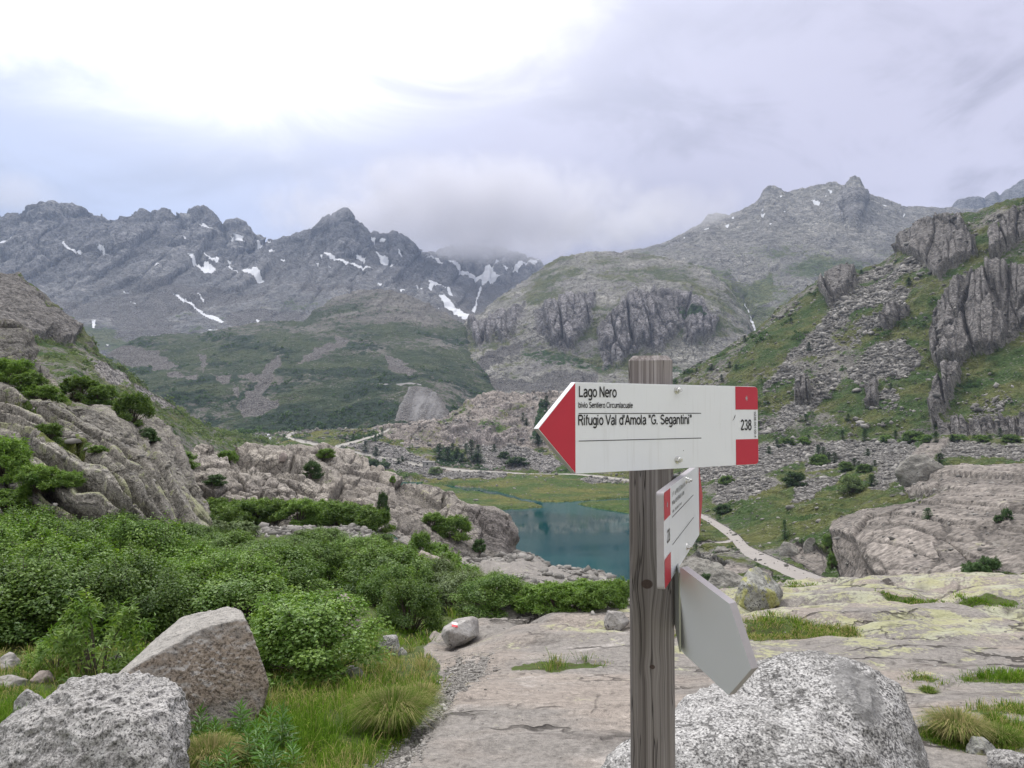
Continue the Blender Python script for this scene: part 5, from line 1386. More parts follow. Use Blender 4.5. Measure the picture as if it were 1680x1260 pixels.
_stain = nt.step(nt.math('ADD', nt.noise(_co, 3.2, 6, .7, .6), nt.math('MULTIPLY', nt.noise(_co, 22, 4, .7), .25)), .60, .74)
_old = nt.mix(nt.math('MULTIPLY', _stain, .6), _old, nt.mix(1.0, _old, (.42, .415, .40), 'MULTIPLY'))
_vein = nt.math('MULTIPLY', nt.step(nt.math('ABSOLUTE', nt.math('SUBTRACT', nt.noise(nt.mapv(_co, (.6, 1, 1.6), rot=(.4, .2, .5)), 2.4, 5, .6), .5)), .010, .002), .75)
_old = nt.mix(_vein, _old, (.07, .068, .066))
nt.set(_bs.inputs['Base Color'], nt.mix(nt.math('MULTIPLY', _pf, nt.step(nt.noise(_co, 30, 4, .7), .36, .56, .45, .85)), _old, nt.mix(nt.noise(_co, 60, 5, .75), (.10, .10, .10), (.27, .265, .26))))
# crust of dark lichen in the hollows of the shoulder
YB = A.find(752, 1063)[1] / 7.96
YL = A.find(1240, 1001)[1] / 14.7
b4 = hull_rock('boulder', [(a_, b_, c_ * YB) for a_, b_, c_ in [(723, 1042, 7.96), (727, 1028, 8.05), (748, 1015, 8.23), (776, 1011, 8.33), (785, 1014, 8.33), (786, 1042, 8.23), (762, 1057, 7.96), (738, 1064, 7.77), (729, 1054, 7.86), (760, 1020, 7.91), (735, 1035, 7.72), (770, 1045, 7.86), (740, 1040, 8.70), (780, 1030, 8.79), (770, 1012, 8.70)]],
     g_plain, ICO6, 130, ((.2, .012), (.06, .006), (.02, .003)), 11)
tag(b4, 'angular grey boulder with a red and white painted trail mark', 'boulder')
b5 = hull_rock('boulder', [(a_, b_, c_ * YL) for a_, b_, c_ in [(1204, 988, 15), (1207, 972, 15), (1214, 956, 15), (1228, 935, 15.2), (1241, 929, 15.4), (1258, 944, 15.5), (1275, 958, 15.4), (1283, 976, 15.2), (1276, 992, 15), (1240, 1003, 14.6), (1215, 1000, 14.7), (1230, 960, 14.6), (1260, 970, 14.6), (1220, 990, 16.2), (1270, 985, 16.2)]],
     g_lichen, ICO6, 50, ((.4, .05), (.15, .03), (.05, .010)), 13)
tag(b5, 'upright boulder covered in yellow green lichen behind the signs', 'boulder')


def small_rock(px, py, wpx, hpx, Y, mat, label, seed, cat='rock', group=None, ico=ICO5, k=70, depth=.8, angular=.25):
    """a stone whose seen box is wpx x hpx photo pixels, standing on (px, py)"""
    r = np.random.default_rng(seed)
    Y0 = Y
    if not isinstance(Y, (int, float)): Y = Y0.find(px, py)[1]
    w_, h_ = wpx / F * Y, hpx / F * Y
    base = at(px, py, Y)
    if not isinstance(Y0, (int, float)): base = np.array(Y0.find(px, py))
    pts = []
    for i in range(11):
        a = i / 11 * 2 * math.pi + r.uniform(-.2, .2)
        lv = r.choice([.02, .3, .62])
        s_ = {.02: .92, .3: 1.0, .62: .80}[lv] * r.uniform(.8, 1.05)
        pts.append(base + np.array([math.cos(a) * w_ / 2 * s_, math.sin(a) * w_ / 2 * depth * s_, lv * h_]))
    for i in range(4):
        pts.append(base + np.array([r.uniform(-.3, .3) * w_, r.uniform(-.25, .25) * w_ * depth, h_ * r.uniform(.85, 1.0)]))
    for a in range(6): pts.append(base + np.array([math.cos(a) * w_ * .4, math.sin(a) * w_ * .4 * depth, -h_ * .25]))
    o = hull_rock('rock', pts, mat, ico, k, ((w_ * .5, w_ * .04), (w_ * .15, w_ * .03), (w_ * .05, w_ * .008)), seed, False)
    return tag(o, label, cat, group)


small_rock(52, 1180, 78, 50, A, g_grey, 'rounded pale grey stone left of the large grey boulder', 21)
small_rock(33, 1190, 24, 12, A, g_grey, 'small pale pebble lying in front of the rounded pale stone', 22)
small_rock(8, 1098, 50, 26, A, g_plain, 'grey stone in the grass at the left edge of the photo', 23)
small_rock(15, 1125, 60, 18, A, g_plain, 'flat grey slab in the grass at the left edge', 24)
small_rock(195, 1108, 42, 34, A, g_grey, 'sharp light grey stone between willow and rusty boulder', 25)
small_rock(72, 1117, 40, 16, A, g_pink, 'pinkish flat stone under the pale willow shrub', 26)
small_rock(577, 1112, 50, 20, A, g_plain, 'low grey stone in the grass before the shrubs', 27)
small_rock(637, 1074, 42, 30, A, g_grey, 'pale grey stone at the foot of the round shrub', 28)
small_rock(658, 1074, 20, 12, A, g_grey, 'small pale stone beside the path bend', 29)
small_rock(513, 1040, 54, 64, A, g_pink, 'dull pink block poking out of the shrubs, left of two', 30)
small_rock(560, 1050, 76, 76, A, g_pink, 'dull pink sloping block poking out of the shrubs, right of two', 31)
small_rock(460, 754, 17, 12, C, g_pink, 'loose pink block on top of the rock hump', 32, depth=.9)
small_rock(1607, 1238, 52, 28, A, g_lichen, 'small stone with a bright yellow lichen end at bottom right', 33)
small_rock(1662, 1262, 90, 30, A, g_grey, 'long grey stone at the bottom right corner', 34)
small_rock(706, 946, 74, 42, A, g_pink, 'brown rounded rock hump among shrubs above the path', 35)
small_rock(1010, 1025, 44, 22, A, g_plain, 'grey stone beside the post at the slab edge', 36)
small_rock(1330, 905, 26, 24, M, g_far, 'pink block beside the track under the pink slabs', 37)
small_rock(1188, 904, 26, 8, M, g_far, 'flat whitish block on turf beside the track fork', 38)
small_rock(1215, 985, 90, 40, M, g_far, 'brown rock hump behind the lichen boulder', 39)
small_rock(1160, 948, 100, 34, M, g_far, 'low brown rock outcrop right of the sign tips', 40)
small_rock(1296, 912, 40, 22, M, g_far, 'low pink outcrop above the track', 41)
small_rock(1522, 786, 84, 44, M, g_far, 'smooth grey whaleback rock in the talus', 43)

# red and white paint on the marked boulder
bpy.context.view_layer.update()
from mathutils.bvhtree import BVHTree
bv = BVHTree.FromObject(b4, bpy.context.evaluated_depsgraph_get())
def conform(name, x0, y0, x1, y1, mat, parent, n=7, lift=.004, skew=.18):
    V = []; eye = Vector((0, 0, EZ))
    for j in range(n):
        for i in range(n):
            px = x0 + (x1 - x0) * i / (n - 1); py = y0 + (y1 - y0) * j / (n - 1) + skew * (px - x0)
            tgt = Vector(at(px, py, 7.9 * YB)); dv = (tgt - eye).normalized()
            h = bv.ray_cast(eye - b4.location, dv)
            p = h[0] if h[0] is not None else tgt - b4.location
            nn = h[1] if h[0] is not None else -dv
            V.append(tuple(p + nn * lift))
    Fc = [(j * n + i, j * n + i + 1, (j + 1) * n + i + 1, (j + 1) * n + i) for j in range(n - 1) for i in range(n - 1)]
    return mesh_from(name, V, [Fc], mat, True, parent=parent)
pw = simple_mat('paint_white', (.78, .77, .76), .7, noise=(30, .1)); pr = simple_mat('paint_red', (.50, .05, .06), .7, noise=(30, .15))
a_ = conform('paint_mark', 741.5, 1021.0, 750.5, 1024.6, pw, b4); a_['label'] = 'white paint stripe'
a_ = conform('paint_mark', 741.5, 1025.0, 750.5, 1028.4, pr, b4); a_['label'] = 'red paint stripe'

# ---------------------------------------------------------------- talus and gravel
_bm = bmesh.new(); bmesh.ops.create_icosphere(_bm, subdivisions=1, radius=1)
I1 = (np.array([v.co for v in _bm.verts]), np.array([[v.index for v in f.verts] for f in _bm.faces])); _bm.free()


def scatter(sheet, wgt, n, rng, front_only=True):
    w_ = (wgt * sheet.front).ravel().astype(float)
    w_ = np.cumsum(w_); i = np.searchsorted(w_, rng.random(n) * w_[-1])
    i = np.minimum(i, w_.size - 1)
    return sheet.P.reshape(-1, 3)[i] + 0, i


def rubble_mesh(name, P, size, rng, mat, flatten=.6, label=None, cat='stones', sink=.15):
    n = len(P); nv = len(I1[0])
    dirs = I1[0]
    V = np.repeat(dirs[None], n, 0) * (1 + .35 * rng.normal(size=(n, nv, 1)).clip(-1.2, 1.2))
    V = V * (rng.uniform(.55, 1.25, (n, 1, 3)) * np.array([1, 1, flatten]))
    a = rng.uniform(0, 6.28, n); c, s_ = np.cos(a)[:, None], np.sin(a)[:, None]
    b = rng.normal(0, .35, n); cb, sb = np.cos(b)[:, None], np.sin(b)[:, None]
    x, y, z = V[..., 0], V[..., 1], V[..., 2]
    y, z = y * cb - z * sb, y * sb + z * cb
    V = np.stack([x * c - y * s_, x * s_ + y * c, z], -1) * np.asarray(size)[:, None, None]
    V = V + P[:, None] + np.array([0, 0, 1]) * (np.asarray(size) * (flatten * .5 - sink))[:, None, None]
    Fc = (I1[1][None] + (np.arange(n) * nv)[:, None, None]).reshape(-1, 3)
    g = np.repeat(rng.uniform(0, 1, n), nv)
    o = mesh_from(name, V.reshape(-1, 3), [Fc], mat, False, {'var': g})
    if label: o['label'] = label; o['category'] = cat
    o['kind'] = 'stuff'
    return o


def var_mat(name, a, b, scale, rough=.9):
    m, t = new_mat(name)
    v = t.sep(t.attr('var').outputs['Vector'])[0]
    n = t.noise(t.coord('Object'), scale, 3, .6)
    c = t.mix(v, a, b)
    c = t.mix(1.0, c, t.ramp(n, [(.3, .7), (.7, 1.3)]), 'MULTIPLY')
    t.out(t.principled(c, rough, None, **{'Specular IOR Level': .25}))
    return m


talus_m = var_mat('talus_rock', (.12, .115, .107), (.29, .277, .26), .8)
gravel_m = var_mat('gravel_rock', (.15, .142, .132), (.34, .325, .305), 40)
r_ = np.random.default_rng(31)
P_, i_ = scatter(M, np.clip(M.m['scree'] * 1.0 + .06 * M.m['grass'] - .05, 0, 1) ** 1.5 + .012, 26000, r_)
sz = (P_[:, 1] / F) * np.exp(r_.normal(.55, .55, len(P_))).clip(.7, 7)
rubble_mesh('talus', P_, sz, r_, talus_m, .6, 'grey blocky talus spread over the right-hand slope', 'talus')
P_, i_ = scatter(Fl, Fl.m['scree'] * (Fl.P[..., 2] > WZ + .3) + .03 * (Fl.P[..., 2] > WZ + .3), 7000, r_)
sz = (P_[:, 1] / F) * np.exp(r_.normal(.25, .5, len(P_))).clip(.5, 5)
rubble_mesh('talus', P_, sz, r_, talus_m, .65, 'pale rubble between the dirt road and the lake meadow', 'talus')
P_, i_ = scatter(A, A.m['scree'] * (A.PY > 1070), 9000, r_)
rubble_mesh('gravel', P_, np.exp(r_.normal(-5.5, .5, len(P_))), r_, gravel_m, .7, 'grey gravel strip beside the foreground grass', 'gravel')
P_, i_ = scatter(A, A.m['scree'] * (A.P[..., 1] > 17), 2600, r_)
rubble_mesh('stones', P_, (P_[:, 1] / F) * np.exp(r_.normal(1.2, .5, len(P_))).clip(1.2, 11), r_, talus_m, .6, 'loose stones on the terrace above the lake', 'stones')
P_, i_ = scatter(B1, B1.m['grass'] * .6 + .03, 350, r_)
rubble_mesh('stones', P_, (P_[:, 1] / F) * np.exp(r_.normal(1.3, .5, len(P_))).clip(1.2, 12), r_, talus_m, .5, 'loose stones lying on the striped left-hand slabs', 'stones')
P_, i_ = scatter(A, (A.m['slab'] > .2) * (A.PY > 1000) * (A.PY < 1300), 500, r_)
rubble_mesh('stones', P_, (P_[:, 1] / F) * np.exp(r_.normal(.4, .6, len(P_))).clip(.8, 6), r_, gravel_m, .6, 'scattered pebbles on the foreground rock pavement', 'stones')
# ---------------------------------------------------------------- plants
def leaf_mat(name, dark, light, trans=.35, rough=.45, gloss=.035):
    m, t = new_mat(name)
    v = t.sep(t.attr('var').outputs['Vector'])[0]
    oi = t.n.new('ShaderNodeObjectInfo').outputs['Random']
    c = t.mix(v, dark, light)
    c = t.mix(1.0, c, t.ramp(oi, [(0, .78), (1, 1.2)]), 'MULTIPLY')
    d1 = t.n.new('ShaderNodeBsdfDiffuse'); t.set(d1.inputs[0], c)
    d2 = t.n.new('ShaderNodeBsdfTranslucent'); t.set(d2.inputs[0], t.mix(1.0, c, (1.2, 1.25, .6), 'MULTIPLY'))
    d3 = t.n.new('ShaderNodeBsdfGlossy'); t.set(d3.inputs[0], (.8, .85, .8)); d3.inputs['Roughness'].default_value = rough
    a = t.n.new('ShaderNodeMixShader'); a.inputs[0].default_value = trans
    t.l.new(d1.outputs[0], a.inputs[1]); t.l.new(d2.outputs[0], a.inputs[2])
    b = t.n.new('ShaderNodeMixShader'); b.inputs[0].default_value = gloss
    t.l.new(a.outputs[0], b.inputs[1]); t.l.new(d3.outputs[0], b.inputs[2])
    t.out(b.outputs[0])
    return m


def unit(v): return v / (np.linalg.norm(v, axis=-1, keepdims=True) + 1e-9)


def leaf_geo(P, Nrm, Ax, ln, wd, fold=.25):
    """folded leaves: P base, Nrm normal, Ax direction, ln length, wd width"""
    n = len(P)
    Ax = unit(Ax - Nrm * (Ax * Nrm).sum(1, keepdims=True)); Sd = np.cross(Nrm, Ax)
    ln = ln[:, None]; wd = wd[:, None]
    tip = P + Ax * ln - Nrm * ln * .12
    mid = P + Ax * ln * .48
    l = mid + Sd * wd * .5 + Nrm * wd * fold
    r = mid - Sd * wd * .5 + Nrm * wd * fold
    V = np.stack([P, r, tip, l], 1).reshape(-1, 3)
    b = (np.arange(n) * 4)[:, None]
    Fc = np.concatenate([b + np.array([[0, 1, 2]]), b + np.array([[0, 2, 3]])])
    return V, Fc


def tube_geo(paths, radii, k=5):
    """paths: list of (n,3) polylines with radii lists"""
    V, Fc = [], []; off = 0
    for p, r in zip(paths, radii):
        p = np.asarray(p, float); n = len(p)
        tg = unit(np.gradient(p, axis=0)); ref = np.array([.31, .2, .93]); a = unit(np.cross(tg, ref)); b = np.cross(tg, a)
        ang = np.arange(k) / k * 2 * math.pi
        ring = p[:, None] + (a[:, None] * np.cos(ang)[None, :, None] + b[:, None] * np.sin(ang)[None, :, None]) * np.asarray(r)[:, None, None]
        V.append(ring.reshape(-1, 3))
        i = np.arange(n - 1)[:, None] * k + np.arange(k)[None]; j = np.arange(n - 1)[:, None] * k + (np.arange(k)[None] + 1) % k
        Fc.append(np.stack([i, j, j + k, i + k], -1).reshape(-1, 4) + off); off += n * k
    return np.concatenate(V), np.concatenate(Fc)


def make_shrub(seed, nclump, nleaf, leaf, aspect, spread=(1, 1), up=.55, shoots=40, narrow=1.0, low=.05):
    """foliage and stem meshes of a shrub about 1 m high and 1 m across, base at the origin"""
    r = np.random.default_rng(seed)
    th = r.uniform(0, 2 * math.pi, nclump); cz = r.uniform(low, .93, nclump) ** .85
    rad = np.sqrt(np.clip(1 - (np.clip(cz - .18, 0, 1) / .80) ** 2.0, .04, 1)) * r.uniform(.30, 1.0, nclump) ** .55 * .5
    cc = np.stack([np.cos(th) * rad * spread[0], np.sin(th) * rad * spread[1], cz * .92], 1)
    ci = r.integers(0, nclump, nleaf)
    off = r.normal(size=(nleaf, 3)); off = unit(off) * (r.uniform(.15, 1, (nleaf, 1)) ** .5) * np.array([.135, .135, .11]) * r.uniform(.7, 1.25, nclump)[ci][:, None]
    P = cc[ci] + off
    # shoots that break the outline
    ns = shoots; sc = r.integers(0, nclump, ns)
    sdir = unit(unit(cc[sc] * np.array([1, 1, .3])) * .8 + np.array([0, 0, 1.0]) + r.normal(0, .3, (ns, 3)))
    sl = r.uniform(.10, .24, ns)
    per = 16
    tt = np.tile(np.linspace(.1, 1, per), ns); si = np.repeat(np.arange(ns), per)
    Ps = cc[sc][si] + sdir[si] * (tt * sl[si])[:, None] + r.normal(0, .008, (ns * per, 3))
    Pall = np.concatenate([P, Ps])
    outw = unit(np.concatenate([off * 5 + cc[ci] * np.array([1, 1, .2]), Ps * np.array([1, 1, .4])]))
    n = len(Pall)
    Nrm = unit(outw * .55 + np.array([0, 0, up]) + r.normal(0, .42, (n, 3)))
    Ax = unit(outw + r.normal(0, .7, (n, 3)) + np.array([0, 0, .1]))
    ln = leaf * r.uniform(.65, 1.25, n); wd = ln * aspect
    Pall[:, 2] = np.maximum(Pall[:, 2], .015)
    V, Fc = leaf_geo(Pall, Nrm, Ax, ln, wd)
    var = np.clip(.30 + .30 * (Pall[:, 2] * 0) + r.normal(0, .22, n) + .25 * r.normal(0, 1, nclump)[np.concatenate([ci, sc[si]])] * .6, 0, 1)
    fol = mesh_from('foliage', V, [Fc], None, False, {'var': np.repeat(var, 4)}, link=False)
    paths, radii = [], []
    for c in cc[r.permutation(nclump)[:min(nclump, 46)]]:
        b = np.array([c[0] * .12, c[1] * .12, -.06]); m_ = np.array([c[0] * .5, c[1] * .5, c[2] * .55]) + r.normal(0, .03, 3)
        paths.append([b, b * .6 + m_ * .4, m_, c]); radii.append([.012, .010, .007, .003])
    for k in range(ns):
        paths.append([cc[sc[k]], cc[sc[k]] + sdir[k] * sl[k] * .5, cc[sc[k]] + sdir[k] * sl[k]]); radii.append([.003, .0025, .0012])
    V, Fc = tube_geo(paths, radii, 4)
    stem = mesh_from('stem', V, [Fc], None, True, link=False)
    return fol, stem


bark = simple_mat('shrub_bark', (.085, .065, .05), .9, noise=(40, .4))
L_alder = leaf_mat('alder_leaf', (.060, .125, .018), (.225, .34, .065))
L_pale = leaf_mat('willow_leaf', (.12, .23, .035), (.34, .47, .12))
L_grey = leaf_mat('grey_willow_leaf', (.085, .13, .045), (.21, .27, .115))
L_dark = leaf_mat('dark_leaf', (.030, .072, .016), (.095, .175, .045))
L_bright = leaf_mat('bright_leaf', (.085, .17, .024), (.24, .36, .07))
L_need = leaf_mat('conifer_needle', (.016, .045, .014), (.055, .115, .03), .15)
L_larch = leaf_mat('larch_needle', (.035, .09, .03), (.085, .17, .055), .3)
SHR = {
    'big': [make_shrub(s, 70, 19000, .029, .60, shoots=110) for s in (1, 2, 3)],
    'round': [make_shrub(s, 60, 15000, .032, .62, shoots=90) for s in (11, 12)],
    'willow': [make_shrub(21, 30, 2600, .075, .26, up=.35, shoots=90)],
    'far': [make_shrub(s, 46, 6500, .060, .55, shoots=70, low=.0) for s in (31, 32, 33)],
    'grassy': [make_shrub(s, 46, 8000, .085, .26, up=.3, shoots=120, low=.0) for s in (41, 42, 43)],
    'tiny': [make_shrub(s, 18, 700, .16, .6, shoots=12) for s in (51, 52, 53)],
}
_n = [0]
rsh = random.Random(5)


def matted(meshes, mat):
    """one copy of the shrub's two meshes per leaf material"""
    key = (id(meshes[0]), mat.name)
    if key not in matted.d:
        f = meshes[0].copy(); f.materials.append(mat)
        s_ = meshes[1]
        if not s_.materials: s_.materials.append(bark)
        matted.d[key] = (f, s_)
    return matted.d[key]
matted.d = {}


def shrub(kind, mat, P, h, wdt, label, group, name='shrub', depth=None, parts=True, cat='shrub', sink=.04):
    i = rsh.randrange(len(SHR[kind]))
    f, s_ = matted(SHR[kind][i], mat)
    if parts:
        o = empty(name, P)
        link_obj('foliage', f, o); link_obj('stem', s_, o)
    else:
        o = link_obj(name, f); o.location = P
    o.location = (P[0], P[1], P[2] - sink * h)
    o.scale = (wdt, depth or wdt, h)
    o.rotation_euler = (rsh.uniform(-.06, .06), rsh.uniform(-.06, .06), rsh.uniform(0, 6.28))
    return tag(o, label, cat, group)


def px_shrub(sheet, kind, mat, px, py, wpx, hpx, label, group, **kw):
    P = sheet.find(px, py)
    u = P[1] / F
    return shrub(kind, mat, P, hpx * u, wpx * u, label, group, **kw)


# --- the green thicket on the left: rows of shrubs from front to back
G1 = 'green shrubs of the left thicket'
rows_ = [
         (1046, [-60, 15, 85, 200, 268], 1.02, 'green leafy shrub in the front row of the left thicket'),
         (1015, [-60, 30, 120, 205, 290, 372], 1.10, 'green leafy shrub in the second row of the left thicket'),
         (985, [-50, 40, 130, 215, 300, 385, 455, 640], 1.12, 'green leafy shrub in the middle row of the left thicket'),
         (955, [-50, 35, 115, 200, 280, 360, 440, 520, 600, 672], 1.12, 'green leafy shrub in the fourth row of the left thicket'),
         (930, [-40, 40, 120, 200, 280, 355, 430, 505, 580, 650], 1.12, 'green leafy shrub towards the back of the left thicket'),
         (910, [-40, 30, 100, 170, 240, 310, 380, 450, 520, 590, 640], 1.05, 'green leafy shrub in the back row of the left thicket')]
hand = np.random.default_rng(77)
for y_, xs, hm_, lab in rows_:
    for x_ in xs:
        jx, jy = hand.uniform(-16, 16), hand.uniform(-8, 8)
        P = A.find(x_ + jx, y_ + jy)
        h_ = hm_ * hand.uniform(.70, 1.12) * (1.08 if x_ < 240 else (.68 if y_ < 960 else .78)) * (.85 if y_ < 920 and x_ > 330 else 1)
        mt_ = L_bright if (250 < x_ < 500 and y_ in (985, 1015)) or hand.random() < .22 else L_alder
        shrub('big', mt_, P, h_, hm_ * hand.uniform(1.0, 1.35), lab, G1, name='alder_shrub')
P = A.find(515, 1112); shrub('round', L_bright, P, .62, 1.0, 'round bright green shrub beside the rusty boulder in the grass', None, name='alder_shrub')
P = A.find(470, 1085); shrub('round', L_bright, P, .58, .85, 'bright green shrub half hidden behind the rusty boulder', None, name='alder_shrub')
P = A.find(385, 1040); shrub('round', L_bright, P, .66, 1.2, 'light green shrub just above the rusty boulder', None, name='alder_shrub')
P = A.find(160, 1116); shrub('willow', L_pale, P, .60, .68, 'pale yellow green willow bush left of the rusty boulder', None, name='willow_shrub')
P = A.find(92, 1102); shrub('willow', L_pale, P, .26, .40, 'low pale green sprout at the left of the willow bush', None, name='willow_shrub')
for px, py, w_, h_, mt, lab in ((672, 1035, 110, 95, L_alder, 'dark green shrub hanging over the small path left of the marked boulder'), (745, 1005, 130, 75, L_grey, 'greyish green shrub behind the marked boulder, left one'),
                            (810, 1003, 120, 66, L_alder, 'dark green shrub behind the marked boulder, right one'), (700, 985, 110, 80, L_grey, 'greyish green shrub at the right end of the thicket'), (640, 1002, 110, 80, L_alder, 'green shrub above the two pink blocks')):
    px_shrub(A, 'big', mt, px, py, w_, h_, lab, None, name='alder_shrub')
for px, py, w_, h_ in ((880, 1000, 70, 42), (915, 1001, 66, 46), (950, 1000, 66, 42), (985, 998, 64, 46), (1015, 995, 50, 48), (900, 990, 80, 34), (960, 985, 90, 34)):
    px_shrub(A, 'grassy', L_bright, px, py, w_, h_, 'bright narrow-leaved bush in the band above the path left of the post', 'bright bushes left of the post', name='grassy_shrub')
for px, py, w_, h_ in ((730, 950, 60, 50), (765, 965, 60, 42), (715, 925, 50, 36), (690, 920, 44, 50)):
    px_shrub(A, 'far', L_bright, px, py, w_, h_, 'light green bush between the rock hump and the ledge above the lake', 'bushes above the lake ledge')
# --- shrubs on the left rock slope
for sh_, kind, mt, px, py, w_, h_, lab in (
        (B2, 'grassy', L_bright, 14, 628, 64, 48, 'light green shrub high at the left edge under the dark crag'), (B2, 'grassy', L_alder, 66, 658, 60, 32, 'low green shrub under the dark crag'),
        (B2, 'grassy', L_alder, 128, 654, 58, 40, 'olive shrub on the skyline of the left rocks, left one'), (B2, 'grassy', L_alder, 166, 662, 50, 32, 'olive shrub on the skyline of the left rocks, middle one'),
        (B2, 'grassy', L_alder, 212, 694, 58, 54, 'round green shrub at the right end of the left skyline'), (B2, 'far', L_dark, 239, 728, 38, 28, 'small dark shrub below the round skyline shrub'),
        (B1, 'grassy', L_alder, 76, 716, 44, 26, 'small shrub sitting on the striped slabs'), (B1, 'grassy', L_bright, 20, 782, 84, 70, 'light green shrub at the left edge below the slabs'),
        (B1, 'grassy', L_alder, 80, 806, 70, 46, 'green shrub in the gap under the striped slabs'), (B1, 'grassy', L_bright, 126, 796, 46, 28, 'small light green shrub under the striped slabs'),
        (B1, 'grassy', L_alder, 30, 836, 80, 40, 'green shrub at the upper left edge of the thicket'), (B1, 'grassy', L_bright, 152, 742, 26, 12, 'tiny tuft in a crack of the striped slabs'),
        (B2, 'grassy', L_alder, 40, 640, 60, 30, 'wide low shrub above the striped slabs'), (C, 'far', L_bright, 300, 768, 56, 30, 'light green bush where slabs and hump meet'),
        (C, 'grassy', L_alder, 372, 762, 36, 24, 'small bush on the left shoulder of the rock hump'), (C, 'far', L_dark, 350, 795, 34, 18, 'brownish low bush left of the rock hump'),
        (C, 'grassy', L_alder, 528, 750, 28, 17, 'small round bush on top of the rock hump'), (C, 'far', L_dark, 507, 783, 32, 30, 'dark bush in a cleft of the rock hump'),
        (C, 'far', L_dark, 626, 848, 20, 44, 'dark upright bush at the right end of the long shrub band'), (C, 'grassy', L_alder, 735, 884, 56, 40, 'green bush on the cliff side above the lake'),
        (C, 'far', L_dark, 776, 905, 22, 22, 'small dark bush low on the lake cliff'), (C, 'grassy', L_alder, 700, 866, 40, 26, 'small bush under the cleft right of the hump')):
    px_shrub(sh_, kind, mt, px, py, w_, h_, lab, None)
for k, (px, py) in enumerate(((350, 856), (385, 855), (420, 856), (455, 857), (490, 857), (525, 858), (558, 861), (590, 865), (370, 868), (610, 868))):
    px_shrub(A if py > 866 else C, 'grassy', L_alder, px, py, 62, 40, 'dark green shrub in the long low band in front of the rock hump', 'shrub band in front of the rock hump')
for px, py, w_, h_ in ((395, 880, 60, 26), (350, 880, 50, 30), (500, 882, 40, 14)):
    px_shrub(A, 'far', L_grey, px, py, w_, h_, 'grey green low shrub on the stony strip behind the thicket', 'low shrubs on the stony strip')


# --- conifers
def make_conifer(seed, whorls=14, per=7, nl=16, droop=.25, nlen=.06):
    r = np.random.default_rng(seed)
    P, N_, A_, L_ = [], [], [], []
    for w_ in range(whorls):
        t_ = (w_ + .5) / whorls; z = .06 + .92 * t_; R = .30 * (1 - t_) ** .8 * r.uniform(.75, 1.15) + .02
        for b in range(per):
            a = b / per * 6.283 + r.uniform(-.4, .4); rr = R * r.uniform(.7, 1.15)
            dr = np.array([math.cos(a), math.sin(a), -droop + .5 * t_])
            for j in range(nl):
                s_ = (j + .5) / nl
                P.append(np.array([0, 0, z]) + dr * rr * s_ + r.normal(0, .010, 3)); sd2 = np.array([-math.sin(a), math.cos(a), 0]) * (1 if j % 2 else -1)
                A_.append(dr * .7 + sd2 * .8 + np.array([0, 0, -.25])); N_.append(np.array([0, 0, 1]) + r.normal(0, .4, 3)); L_.append(nlen * r.uniform(.7, 1.3))
    P, N_, A_, L_ = map(np.array, (P, N_, A_, L_))
    V, Fc = leaf_geo(P, unit(N_), A_, L_, L_ * .34, .05)
    crown = mesh_from('crown', V, [Fc], None, False, {'var': np.repeat(np.clip(r.normal(.45, .25, len(P)), 0, 1), 4)}, link=False)
    V, Fc = tube_geo([[(0, 0, -.05), (0.004, 0, .4), (0, .004, .99)]], [[.022, .014, .003]], 6)
    trunk = mesh_from('trunk', V, [Fc], bark, True, link=False)
    return crown, trunk
CON = [make_conifer(s) for s in (1, 2, 3)]
def conifer(sheet, px, py, wpx, hpx, mt, label, group):
    P = sheet.find(px, py); u = P[1] / F
    c, tr = CON[rsh.randrange(3)]
    key = (id(c), mt.name)
    if key not in matted.d:
        f = c.copy(); f.materials.append(mt); matted.d[key] = f
    o = empty('conifer_tree', (P[0], P[1], P[2] - .05 * hpx * u))
    link_obj('crown', matted.d[key], o); link_obj('trunk', tr, o)
    o.scale = (wpx * u / .42, wpx * u / .42, hpx * u); o.rotation_euler = (0, 0, rsh.uniform(0, 6))
    return tag(o, label, 'tree', group)
GT_ = 'young conifers on the right-hand bench'
for px, py, w_, h_ in ((1344, 750, 14, 22), (1370, 759, 12, 18), (1383, 724, 12, 20), (1420, 723, 13, 21), (1471, 722, 12, 17), (1538, 725, 13, 19), (1327, 726, 11, 14), (1352, 752, 14, 20), (1360, 757, 13, 16), (1404, 766, 12, 15), (1412, 768, 10, 12), (1424, 748, 10, 13),
                       (1322, 690, 9, 12), (1290, 730, 9, 13), (1275, 735, 10, 15), (1262, 745, 10, 14), (1300, 728, 9, 11), (1450, 728, 10, 11), (1456, 726, 10, 9), (1563, 724, 11, 12), (1600, 722, 11, 10), (1625, 722, 11, 9), (1642, 716, 11, 15), (1660, 722, 12, 10), (1432, 775, 11, 12), (1437, 764, 10, 10)):
    conifer(M, px, py, w_, h_, L_need, 'small dark conifer on the bench below the right-hand cliffs', GT_)
for px, py, w_, h_, mt, lab in ((1529, 784, 16, 26, L_need, 'dark conifer at the foot of the smooth whaleback rock'), (1547, 768, 26, 26, L_need, 'broad dark conifer beside the smooth whaleback rock'), (1292, 884, 13, 34, L_larch, 'lone light green larch on turf above the track'),
                                (1147, 903, 13, 34, L_larch, 'slender larch sapling by the track behind the sign'), (1433, 797, 20, 20, L_need, 'dark bushy conifer at the lower edge of the talus'), (1533, 852, 18, 20, L_larch, 'bushy green conifer at the top of the pink slabs'), (1022, 925, 20, 44, L_need, 'dark green conifer on the lake shore beside the post')):
    conifer(M, px, py, w_, h_, mt, lab, None)
